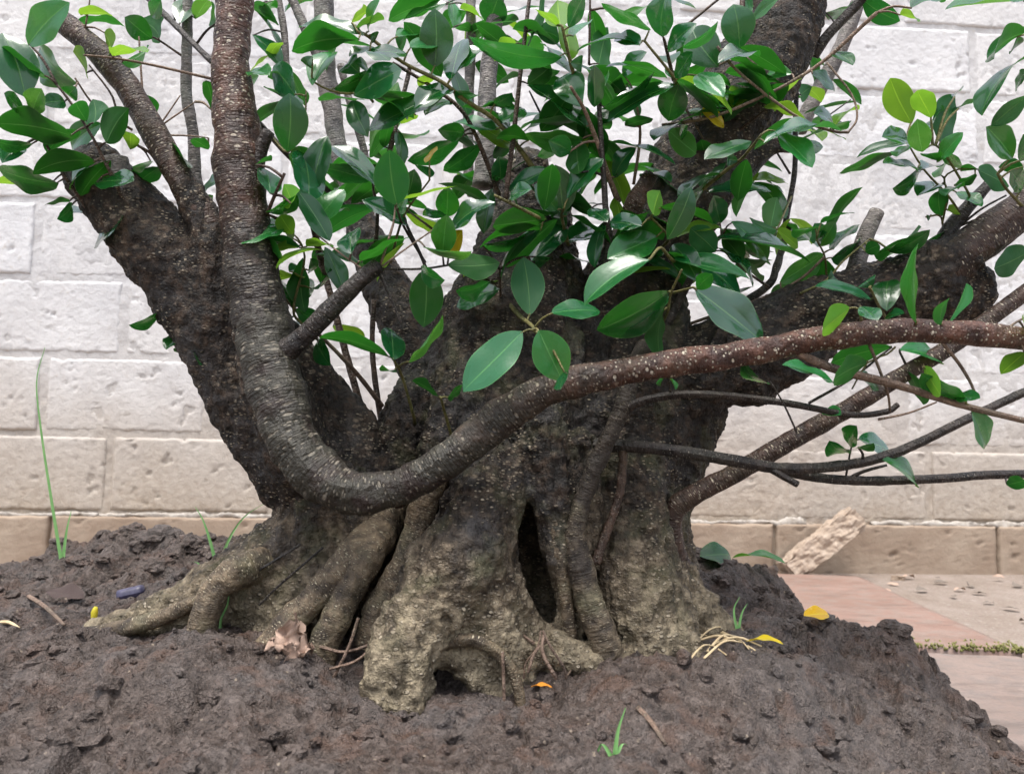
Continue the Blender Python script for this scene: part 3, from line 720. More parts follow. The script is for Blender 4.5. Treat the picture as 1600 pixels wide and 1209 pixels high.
carves = [
 ch((810, 740, .60, 18), (816, 800, .61, 40), (832, 870, .61, 58), (842, 930, .61, 62), (848, 990, .62, 56)),
 ch((814, 790, .66, 44), (832, 880, .67, 66), (845, 950, .67, 66), (850, 1000, .67, 60)), ch((820, 820, .71, 50), (840, 920, .72, 76)),
 ch((705, 740, .62, 16), (684, 800, .63, 34), (660, 860, .64, 38), (628, 930, .64, 44)),
 ch((692, 780, .68, 46), (655, 870, .69, 62), (610, 950, .69, 70)), ch((640, 780, .70, 40), (610, 860, .70, 60), (570, 950, .70, 60)),
 ch((590, 850, .62, 24), (585, 920, .63, 44), (555, 990, .63, 50)),
 ch((520, 930, .64, 24), (490, 1000, .64, 44)),
 ch((945, 790, .63, 8), (958, 880, .64, 16), (985, 1000, .63, 20)), ch((890, 900, .63, 10), (905, 1000, .64, 24)),
 ch((795, 640, .64, 8), (800, 740, .65, 16)), ch((712, 960, .585, 8), (690, 1010, .585, 18), (690, 1080, .585, 30)), ch((770, 960, .58, 6), (800, 1010, .60, 10), (850, 1060, .60, 26)), ch((540, 860, .64, 10), (520, 900, .64, 16)), ch((950, 640, .655, 8), (945, 760, .66, 14)), ch((1030, 760, .69, 6), (1060, 880, .69, 14)),
]
V, Q = sdf_mesh(trunk_chains, VOX, 0.012, carves, 0.006)
V = roughen(V, Q, 0.0, 0.0045, 0.0042, 0.0018, 0.006)
tpart('trunk', mesh_from('trunk', V, Q, M['trunk']))
# left limb, thick and leaning, sawn off above
V, Q = sdf_mesh([
 ch((520, 840, .71, 120), (492, 770, .705, 130), (440, 690, .70, 140), (392, 610, .69, 138), (340, 515, .685, 136), (285, 430, .68, 132), (222, 355, .675, 122), (165, 290, .67, 105), (150, 272, .67, 96)),
 ch((590, 760, .73, 100), (540, 680, .73, 105), (480, 610, .72, 105), (430, 540, .70, 100)),
 ch((345, 480, .67, 110), (335, 400, .66, 72), (318, 345, .655, 54), (295, 300, .655, 46)),
 ch((470, 720, .665, 110), (430, 610, .64, 92), (412, 520, .635, 88)),
 ch((470, 700, .685, 80), (440, 600, .67, 80), (410, 500, .66, 80), (395, 430, .65, 70)),
], 0.0019, 0.012)
V = roughen(V, Q, 20.0, 0.005, 0.003, 0.0012, 0.002)
tpart('limb', mesh_from('limb', V, Q, M['limb']))
# right limb with a ragged sawn end
V, Q = sdf_mesh([
 ch((985, 640, .745, 150), (1070, 595, .74, 140), (1150, 555, .735, 130), (1230, 510, .73, 118), (1310, 475, .725, 104), (1390, 455, .72, 104), (1460, 450, .715, 100), (1505, 455, .715, 90)),
 ch((1470, 470, .71, 66), (1530, 490, .71, 26)), ch((1480, 425, .715, 66), (1535, 440, .715, 30)), ch((1480, 480, .725, 50), (1525, 470, .73, 22)),
 ch((1400, 500, .71, 24), (1470, 470, .70, 20), (1545, 462, .70, 16)),
 ch((1180, 600, .73, 70), (1240, 570, .725, 56), (1290, 545, .72, 30)),
 ch((1400, 460, .715, 90), (1450, 425, .70, 84), (1500, 398, .695, 74)),
], 0.0019, 0.010)
V = roughen(V, Q, 40.0, 0.006, 0.004, 0.0014, 0.003)
tpart('limb', mesh_from('limb', V, Q, M['limb']))
# upper right limb
V, Q = sdf_mesh([
 ch((900, 560, .755, 150), (955, 470, .76, 130), (1010, 390, .765, 125), (1060, 310, .765, 125), (1105, 240, .765, 125), (1160, 160, .765, 130), (1205, 80, .765, 128), (1235, 0, .765, 112), (1262, -80, .765, 104), (1300, -200, .77, 90), (1330, -330, .775, 70)),
 ch((1060, 250, .775, 90), (1140, 130, .775, 90), (1190, 40, .775, 80)),
 ch((1090, 330, .76, 80), (1150, 265, .755, 40), (1230, 220, .75, 14)),
], 0.0019, 0.012)
V = roughen(V, Q, 60.0, 0.005, 0.003, 0.0012, 0.001)
tpart('limb', mesh_from('limb', V, Q, M['limb']))
# limb at the back, seen between the left limb and the trunk
V, Q = sdf_mesh([ch((700, 640, .80, 90), (640, 520, .82, 84), (600, 440, .84, 70), (570, 370, .86, 56), (555, 300, .88, 46))], 0.0022, 0.01)
V = roughen(V, Q, 80.0, 0.004, 0.003, 0.0012, 0.001)
tpart('limb', mesh_from('limb', V, Q, M['limb']))

NODES = []      # (px, py, Y, point) samples that leaves can spring from, with the owner's index
TW = []         # twig meshes still open: petioles are added to them
def stem(name, pts, mat, seg=10, rough=0.12, knots=0.15, nodes=False, step=0.004, blunt=True, mesh=None, seed=None):
    """pts (px,py,Y,w)"""
    c = ch(*pts)
    mb = mesh or Mesh(); mb.tube(c[:, :3], c[:, 3], seg, step, rough, rng.random() * 9 if seed is None else seed, knots, True, blunt)
    if nodes:
        ti = len(TW); TW.append([name, mb, mat])
        q = catmull(np.array(pts, dtype=float), 6)
        for s_ in q: NODES.append((s_[0], s_[1], s_[2], ti))
    else:
        return tpart(name, mb.build(name, M[mat]))
    return mb
# the upright limb and the long branch that dips and runs right
stem('branch', [(450, 700, .66, 50), (432, 640, .645, 70), (420, 580, .632, 80), (408, 500, .63, 84), (392, 410, .63, 80), (380, 310, .63, 74), (372, 220, .63, 76), (362, 110, .63, 62), (366, 0, .63, 57), (370, -90, .63, 54), (380, -220, .635, 46), (370, -360, .64, 36)], 'upbranch', 26, 0.24, 0.2, step=0.003, seed=0.0)
stem('branch', [(396, 440, .632, 74), (408, 500, .628, 84), (420, 560, .622, 86), (436, 625, .615, 85), (458, 690, .608, 80), (500, 744, .602, 73), (560, 770, .598, 66), (640, 754, .598, 56), (720, 702, .594, 56), (790, 647, .59, 56), (850, 613, .586, 52), (930, 589, .58, 46), (1030, 571, .58, 41), (1180, 549, .58, 41), (1300, 526, .576, 39), (1440, 517, .572, 37), (1600, 529, .57, 35), (1700, 545, .57, 33), (1850, 560, .575, 27), (2000, 545, .58, 18), (2100, 520, .58, 10)], 'dipbranch', 24, 0.24, 0.3, step=0.003, seed=0.0)
for s_ in ((1300, 526, .576), (1440, 517, .572), (1520, 520, .571)): NODES.append((*s_, -1))
stem('branch', [(405, 575, .63, 40), (440, 552, .618, 42), (470, 530, .612, 32), (520, 480, .605, 30), (560, 440, .60, 27), (592, 414, .60, 26)], 'darktwig', 14, 0.12, 0.3)
stem('branch', [(345, 400, .66, 40), (322, 345, .655, 44), (300, 310, .655, 44), (262, 245, .655, 43), (225, 180, .655, 41), (180, 110, .655, 40), (135, 65, .655, 38), (98, 34, .655, 36)], 'branch', 14, 0.14, 0.25)
stem('branch', [(190, 330, .66, 60), (185, 290, .655, 50), (180, 245, .65, 38)], 'palestem', 12, 0.2, 0.2)
stem('branch', [(1385, 460, .715, 70), (1440, 430, .705, 76), (1490, 405, .695, 70), (1540, 370, .69, 64), (1600, 325, .685, 60), (1660, 270, .68, 56), (1770, 190, .68, 46), (1880, 120, .68, 34), (1960, 40, .68, 22)], 'branch', 18, 0.12, 0.1)
stem('branch', [(1120, 960, .705, 18), (1075, 900, .70, 26), (1052, 845, .695, 32), (1052, 800, .69, 34), (1080, 775, .685, 32), (1150, 738, .68, 30), (1250, 680, .675, 30), (1330, 635, .67, 28), (1400, 592, .665, 27), (1480, 545, .66, 26), (1560, 488, .655, 26), (1680, 400, .65, 24), (1800, 320, .65, 18), (1900, 230, .65, 10)], 'branch', 12, 0.1, 0.25)
stem('branch', [(930, 695, .66, 22), (1000, 698, .645, 20), (1080, 708, .635, 20), (1160, 722, .63, 19), (1230, 732, .63, 18), (1330, 725, .63, 16), (1410, 703, .63, 15), (1500, 660, .63, 14), (1620, 605, .63, 13), (1760, 560, .63, 9), (1850, 520, .63, 6)], 'darktwig', 10, 0.12, 0.3, nodes=True)
stem('branch', [(1190, 728, .635, 14), (1270, 745, .64, 15), (1350, 751, .645, 15), (1460, 748, .65, 14), (1540, 742, .655, 14), (1640, 738, .66, 13), (1780, 720, .66, 9), (1860, 690, .66, 6)], 'darktwig', 10, 0.12, 0.3, nodes=True)
stem('twig', [(1200, 730, .63, 12), (1225, 745, .625, 11), (1247, 757, .62, 10)], 'darktwig', 8, 0.12)
stem('branch', [(965, 650, .64, 18), (1000, 628, .625, 14), (1060, 617, .615, 13), (1130, 618, .61, 12), (1230, 630, .61, 11), (1330, 648, .61, 10), (1385, 643, .61, 9), (1403, 632, .61, 9)], 'darktwig', 8, 0.12, 0.3, nodes=True)
stem('branch', [(1235, 545, .578, 14), (1300, 575, .58, 14), (1400, 601, .58, 13), (1500, 632, .58, 11), (1620, 662, .58, 9), (1740, 690, .58, 6)], 'drytwig', 8, 0.1, 0.3, nodes=True)
# sawn side stubs
stem('stub', [(390, 290, .63, 40), (405, 238, .625, 24), (420, 205, .62, 20)], 'darktwig', 10, 0.15)
stem('stub', [(985, 335, .70, 34), (995, 310, .69, 30), (1018, 272, .685, 24)], 'twig', 10, 0.2, 0.2)
stem('stub', [(1335, 425, .74, 28), (1352, 370, .745, 27), (1370, 332, .75, 24)], 'palestem', 12, 0.12, 0.1)
stem('stub', [(1468, 390, .70, 30), (1490, 350, .70, 24), (1520, 315, .70, 20), (1545, 287, .70, 17)], 'darktwig', 10, 0.15, 0.3, nodes=True)
# free-standing roots
def root(pts, seg=18, rough=0.30, mat='root'): return stem('root', pts, mat, seg, rough, 0.3, step=0.0025, seed=0.0 if mat == 'aerial' else None)
root([(450, 880, .70, 40), (415, 882, .675, 52), (375, 892, .655, 50), (338, 920, .648, 46), (318, 965, .645, 44), (310, 1040, .645, 42)])
root([(620, 780, .71, 40), (590, 825, .68, 62), (558, 868, .65, 54), (510, 915, .64, 46), (460, 965, .632, 46), (415, 1020, .628, 44)])
root([(620, 780, .71, 40), (595, 825, .68, 60), (573, 870, .648, 52), (545, 925, .635, 46), (515, 985, .628, 46), (500, 1040, .625, 44)])
root([(690, 720, .65, 46), (668, 770, .645, 46), (650, 830, .645, 44), (628, 890, .645, 44), (598, 945, .645, 50), (580, 1010, .645, 54)], mat='root')
root([(1005, 540, .67, 24), (988, 590, .64, 27), (968, 650, .634, 27), (938, 710, .636, 27), (915, 770, .638, 28), (898, 830, .637, 33), (905, 880, .634, 42), (922, 940, .63, 44), (945, 1000, .628, 46), (962, 1060, .628, 42)], mat='aerial')
root([(975, 690, .65, 14), (968, 770, .648, 14), (948, 830, .645, 14), (930, 880, .64, 16)], 8, mat='twig')
root([(1012, 600, .70, 22), (1012, 700, .695, 26), (1018, 790, .70, 30), (1030, 880, .70, 30)], 10, mat='twig')
root([(862, 770, .66, 18), (868, 820, .638, 22), (880, 900, .635, 22), (892, 990, .638, 20), (896, 1040, .638, 20)], 8)
root([(680, 1030, .62, 16), (700, 1005, .605, 20), (740, 1000, .60, 20), (780, 1022, .60, 20), (805, 1060, .60, 18), (815, 1110, .60, 18)], 8)
root([(625, 790, .66, 20), (622, 770, .665, 18), (618, 740, .67, 16)], 8, mat='branch')
root([(330, 930, .655, 20), (250, 965, .655, 24), (180, 985, .655, 26), (120, 990, .655, 18)], 8)
# fibrous rootlets and straw-like root hairs
fr = random.Random(5)
def rootlet(pts, w=4, mat='drytwig'):
    stem('rootlet', [(*q, w) for q in pts], mat, 6, 0.1, 0.1, step=0.004)
for q in ([(515, 1045, .60), (560, 1030, .60), (600, 990, .60), (650, 940, .605)], [(560, 965, .61), (545, 1010, .605), (520, 1060, .60)], [(500, 1010, .615), (540, 1018, .61), (590, 1000, .61), (630, 965, .615)],
          [(660, 920, .60), (700, 890, .605), (735, 860, .61), (765, 825, .62)], [(715, 985, .62), (730, 950, .618), (755, 920, .62), (775, 912, .63)], [(785, 1018, .595), (787, 1060, .595), (788, 1100, .595)],
          [(845, 985, .62), (840, 1010, .615), (822, 1035, .61), (818, 1060, .61)], [(848, 985, .62), (860, 1010, .615), (880, 1040, .61), (885, 1060, .61)], [(850, 990, .62), (848, 1020, .61), (870, 1060, .605)],
          [(855, 1000, .62), (835, 1020, .61), (825, 1050, .605)], [(800, 960, .63), (815, 990, .625), (835, 1005, .62)], [(900, 1030, .625), (890, 1050, .62), (880, 1065, .62)],
          [(470, 850, .66), (430, 875, .655), (380, 905, .655), (350, 925, .655)], [(505, 855, .66), (470, 885, .655), (430, 920, .655), (405, 945, .655)]):
    rootlet(q, fr.uniform(3.0, 6.0), 'drytwig' if q[0][1] > 880 else 'darktwig')
# flaking bark plates on the trunk's left shoulder and right buttress
def flake(px, py, Y, wpx, hpx, ang, seed, mat='limb'):
    n_ = 10; U, W_ = np.meshgrid(np.linspace(-1, 1, n_), np.linspace(-1, 1, n_), indexing='ij')
    u_, v_ = U.ravel(), W_.ravel(); s_ = mpp(Y)
    rr = np.sqrt(u_ ** 2 + v_ ** 2); k_ = np.where(rr > 0, np.maximum(abs(u_), abs(v_)) / np.maximum(rr, 1e-6), 1)
    x = u_ * k_ * wpx * s_ / 2; z = v_ * k_ * hpx * s_ / 2
    q = np.stack([x, z, 0 * x], 1)
    x = x * (1 + .35 * pnoise(q * 60 + seed)); z = z * (1 + .35 * pnoise(q * 60 + seed + 7))
    y = -0.003 + 0.006 * rr ** 2 * 0.6 + 0.003 * pnoise(q * 90 + seed)
    ca, sa = math.cos(ang), math.sin(ang)
    c = P(px, py, Y); V = np.stack([c.x + x * ca - z * sa, c.y + y, c.z + x * sa + z * ca], 1)
    V = np.vstack([V, V + [0, .0025, 0]]); ii = np.arange(n_ * n_).reshape(n_, n_)
    F = np.stack([ii[:-1, :-1], ii[1:, :-1], ii[1:, 1:], ii[:-1, 1:]], -1).reshape(-1, 4)
    F = F.tolist() + (F[:, ::-1] + n_ * n_).tolist()
    ring = [int(t) for t in (list(ii[:, 0]) + list(ii[-1, 1:]) + list(ii[-2::-1, -1]) + list(ii[0, -2:0:-1]))]
    for a_ in range(len(ring)):
        b_ = (a_ + 1) % len(ring); F.append([ring[b_], ring[a_], ring[a_] + n_ * n_, ring[b_] + n_ * n_])
    tpart('bark_plate', mesh_from('bark_plate', V, F, M[mat]))
# ------------------------------------------------------------------ twigs (surveyed in eight tiles of the photo, 2.948 units per photo pixel)
TILE = {1: (0, 0), 2: (420, 0), 3: (800, 0), 4: (1060, 0), 5: (0, 400), 6: (360, 350), 7: (760, 350), 8: (1060, 350)}
K = 2.948
def tp(t, x, y): return TILE[t][0] + x / K, TILE[t][1] + y / K
# tile, depth start, depth end, width start, width end, bark, points
TWIGS = [
 (1, .66, .60, 24, 10, 'twig', '690,1110 640,1010 560,900 530,830 490,760 430,640 330,480 260,390'), (1, .66, .61, 22, 10, 'twig', '430,1010 360,900 290,800 200,640 130,480'),
 (1, .60, .63, 10, 14, 'drytwig', '385,255 520,268 700,300 980,365'), (1, .655, .63, 14, 8, 'twig', '640,675 545,590 520,450 410,300'), (1, .655, .62, 12, 8, 'drytwig', '610,600 440,490 345,360'),
 (1, .65, .64, 10, 6, 'drytwig', '390,140 405,60 415,-10'), (1, .66, .66, 8, 12, 'drytwig', '640,170 650,330 660,490'), (1, .72, .66, 30, 28, 'darktwig', '660,-30 740,50 860,170 980,290'),
 (1, .70, .80, 26, 26, 'darktwig', '1140,510 1240,620 1330,720 1500,870 1640,1000'), (1, .72, .70, 58, 44, 'palestem', '935,980 900,800 890,620 860,440 860,250 865,0 865,-60'),
 (1, .71, .70, 12, 8, 'twig', '840,260 730,185 690,170'), (1, .71, .71, 10, 10, 'darktwig', '805,100 805,0'), (1, .655, .66, 9, 6, 'drytwig', '735,580 830,440'), (1, .655, .66, 9, 6, 'drytwig', '740,580 900,470'), (1, .655, .66, 10, 6, 'drytwig', '730,625 850,625 960,635'),
 (1, .86, .86, 34, 34, 'palestem', '1330,500 1320,320 1310,150 1280,-20'), (1, .87, .87, 45, 42, 'palestem', '1480,300 1400,120 1330,-40'), (1, .86, .86, 84, 92, 'palestem', '1620,900 1560,700 1530,500 1500,300 1490,-40'),
 (1, .64, .60, 22, 14, 'twig', '1180,1010 1220,1000 1265,900 1310,800'), (1, .72, .64, 40, 24, 'twig', '1500,1250 1480,1200 1445,1050 1420,920'), (1, .63, .62, 14, 8, 'greentwig', '1240,620 1330,700 1400,560 1410,420'),
 (2, .70, .60, 26, 14, 'greentwig', '1250,820 1150,680 1040,550 900,460 800,380 620,290 460,170 410,150'), (2, .72, .66, 24, 16, 'twig', '1060,900 1020,790 960,640 880,500 720,380 570,290'),
 (2, .68, .66, 26, 16, 'twig', '1090,920 1130,600 1160,330 1200,0 1210,-60'), (2, .78, .76, 28, 20, 'twig', '545,760 560,690 590,560 640,360 650,300'),
 (2, .87, .87, 52, 46, 'palestem', '940,900 920,800 920,500 930,200 930,-40'), (2, .80, .82, 95, 70, 'palestem', '985,860 1000,650 1010,350 1040,100 1050,-40'), (2, .90, .90, 36, 34, 'palestem', '470,900 440,700 370,460 330,300'),
 (2, .72, .70, 12, 10, 'twig', '1475,300 1480,0'), (2, .70, .62, 30, 14, 'drytwig', '1610,930 1560,800 1510,650 1450,500 1390,400'), (2, .66, .62, 22, 14, 'greentwig', '1420,400 1385,270 1350,120'),
 (2, .66, .60, 22, 14, 'greentwig', '1260,1010 1240,1000 1040,900'), (2, .74, .66, 14, 8, 'greentwig', '560,1209 620,1000 740,830'), (2, .74, .66, 14, 10, 'twig', '720,1209 620,1040 590,960'), (2, .74, .66, 14, 8, 'twig', '760,1060 640,970'),
 (2, .76, .72, 24, 12, 'twig', '490,1150 500,980 480,860'), (2, .76, .70, 14, 8, 'twig', '520,1209 580,1010 600,950'), (2, .78, .76, 12, 8, 'darktwig', '1260,540 1200,420'), (2, .76, .76, 16, 12, 'darktwig', '1560,1200 1550,800 1525,450'),
 (2, .66, .60, 14, 9, 'greentwig', '480,470 440,430 330,430 210,380 200,300'), (2, .72, .66, 18, 10, 'greentwig', '1380,1130 1350,1000 1360,960'),
 (3, .74, .74, 32, 26, 'twig', '1005,620 1050,280 1062,-30'), (3, .66, .68, 14, 14, 'drytwig', '945,215 1030,320 1200,460 1350,560 1480,605 1550,610'), (3, .64, .70, 20, 12, 'drytwig', '1680,60 1592,140 1450,270 1300,370 1100,470 900,545 690,575'),
 (3, .74, .70, 16, 12, 'twig', '1010,630 1100,560 1200,480'), (3, .70, .68, 10, 10, 'drytwig', '1450,290 1560,430 1590,540 1550,610'), (3, .72, .72, 8, 6, 'darktwig', '1420,560 1560,460'),
 (3, .80, .80, 30, 24, 'darktwig', '1215,1250 1230,1209 1260,1020 1300,800 1305,600 1310,400'), (3, .80, .78, 12, 8, 'darktwig', '1280,800 1200,670'), (3, .76, .78, 46, 26, 'darktwig', '1060,840 1100,800 1200,700 1290,690'),
 (3, .77, .74, 52, 44, 'darktwig', '1390,260 1450,170 1592,20 1640,-40'), (3, .90, .92, 76, 66, 'palestem', '1320,600 1400,440 1500,250 1580,50 1610,-60'), (3, .66, .62, 20, 14, 'twig', '745,370 700,180'), (3, .66, .62, 18, 12, 'greentwig', '750,380 740,350 610,190'),
 (3, .70, .70, 14, 10, 'twig', '740,360 790,480 880,640'), (3, .695, .68, 16, 10, 'drytwig', '560,850 590,620 565,430'), (3, .72, .62, 22, 12, 'greentwig', '780,950 980,790 1060,730 1150,620'), (3, .74, .74, 14, 12, 'twig', '800,120 960,-10'),
 (3, .68, .66, 50, 22, 'darktwig', '400,1300 430,1209 445,1080 430,940 400,480'), (3, .72, .64, 18, 10, 'greentwig', '620,1200 700,1130 720,1090 640,1000'), (3, .74, .70, 14, 8, 'twig', '1060,1209 980,1090 940,1100'), (3, .80, .74, 10, 8, 'greentwig', '1290,900 1220,1060'), (3, .74, .70, 10, 8, 'greentwig', '1450,1280 1440,1180 1405,1110'),
 (4, .70, .64, 14, 8, 'greentwig', '1340,930 1330,880 1200,680 1125,690'), (4, .70, .66, 12, 8, 'greentwig', '1310,1000 1240,900 1130,780 1050,650'), (4, .70, .69, 12, 9, 'darktwig', '1310,1030 1400,960 1510,900'), (4, .70, .69, 12, 9, 'darktwig', '1300,1040 1420,990'),
 (4, .69, .64, 16, 12, 'greentwig', '1600,990 1592,960 1510,870 1470,800'), (4, .70, .66, 10, 8, 'greentwig', '1215,1030 1240,900 1225,820 1290,780 1380,780'), (4, .66, .60, 14, 10, 'greentwig', '1700,0 1640,130 1650,430'), (4, .72, .68, 12, 8, 'greentwig', '1220,1120 1210,1000 1140,1000'),
 (6, .80, .78, 36, 30, 'twig', '620,1000 600,850 520,550 440,250 390,60'), (6, .80, .80, 30, 24, 'twig', '700,900 690,880 655,600 660,350'), (6, .60, .64, 10, 7, 'drytwig', '600,200 500,130 400,50'), (6, .80, .70, 24, 12, 'drytwig', '700,840 600,710 500,600 370,470 200,290 100,200'),
 (6, .76, .72, 20, 14, 'palestem', '590,980 480,720 370,550'), (6, .75, .72, 16, 10, 'palestem', '430,790 380,660 310,560'), (6, .60, .60, 14, 8, 'drytwig', '690,190 720,100 750,0 760,-80'), (6, .60, .62, 11, 7, 'drytwig', '700,195 800,120 930,30'), (6, .70, .74, 14, 18, 'darktwig', '800,-20 870,130 930,270 990,390'),
 (6, .60, .62, 12, 10, 'darktwig', '680,205 800,208 900,205 1000,190'), (6, .61, .60, 20, 10, 'darktwig', '680,215 720,300 790,460'), (6, .70, .60, 18, 10, 'greentwig', '850,920 840,870 790,700 755,630'), (6, .68, .60, 18, 12, 'greentwig', '1030,1020 1020,980 985,860 970,800'), (6, .70, .57, 26, 14, 'greentwig', '1250,330 1330,420 1390,470 1400,490'), (6, .70, .66, 16, 10, 'twig', '1260,470 1245,330 1240,210'),
 (6, .70, .64, 16, 8, 'greentwig', '400,530 330,460 290,390 340,180 330,100'),
 (7, .72, .70, 42, 36, 'darktwig', '820,500 830,470 900,330 960,210'), (7, .74, .72, 16, 12, 'drytwig', '820,500 1050,420 1300,330 1450,250 1560,150'), (7, .745, .77, 44, 28, 'darktwig', '870,570 1050,440 1290,290 1340,180 1400,0'), (7, .68, .60, 14, 10, 'greentwig', '620,495 770,480 830,420 850,320 900,210'), (7, .68, .58, 18, 12, 'greentwig', '900,210 840,150 800,110 750,165'),
 (7, .66, .60, 16, 10, 'greentwig', '850,320 940,295'), (7, .61, .60, 10, 7, 'darktwig', '1430,960 1370,830 1310,730'), (7, .73, .70, 14, 9, 'twig', '1300,290 1200,220 1100,130'),
 (8, .576, .60, 16, 10, 'drytwig', '880,555 930,680 965,780 975,860'), (8, .572, .59, 18, 12, 'drytwig', '1215,545 1290,640 1340,720 1365,775'), (8, .61, .60, 14, 8, 'darktwig', '600,825 800,710 940,600 980,570'), (8, .61, .60, 12, 8, 'drytwig', '920,900 1060,870 1190,820'),
 (8, .645, .64, 20, 12, 'darktwig', '770,1180 850,1140 960,1110'), (8, .645, .64, 10, 8, 'darktwig', '770,1170 790,1060 800,1010'), (8, .63, .62, 14, 10, 'darktwig', '845,1090 850,1060 830,1030'), (8, .70, .66, 16, 12, 'greentwig', '985,480 930,390 880,290'), (8, .576, .57, 16, 12, 'greentwig', '845,480 842,440 835,395'), (8, .572, .56, 14, 10, 'greentwig', '1090,480 1095,450'), (8, .572, .57, 12, 8, 'greentwig', '1220,480 1235,440'),
 (8, .576, .59, 10, 8, 'greentwig', '1000,565 960,600 870,640 800,760'), (8, .58, .57, 10, 7, 'greentwig', '1350,850 1290,790 1130,660'), (8, .67, .66, 14, 10, 'darktwig', '1130,690 1060,660 1020,590'), (8, .57, .57, 12, 10, 'drytwig', '1500,490 1560,450 1600,430'), (8, .70, .70, 12, 8, 'greentwig', '560,320 680,260 760,170 880,70'),
 (5, .69, .68, 10, 7, 'twig', '820,330 760,250 735,260'), (5, .69, .68, 10, 7, 'twig', '930,460 870,400 830,360'), (5, .70, .68, 8, 6, 'twig', '940,440 900,430 880,430'),
]
for t, y0, y1, w0, w1, mt, s_ in TWIGS:
    q = [tuple(map(float, a_.split(','))) for a_ in s_.split()]
    n_ = len(q)
    pts = []
    for k, (x, y) in enumerate(q):
        f = k / (n_ - 1)
        pts.append((*tp(t, x, y), y0 + (y1 - y0) * f, (w0 + (w1 - w0) * f) / K))
    big = w0 > 34
    stem('branch' if big else 'twig', pts, mt, 12 if big else 7, 0.14, 0.35, nodes=True, step=0.004 if big else 0.005)

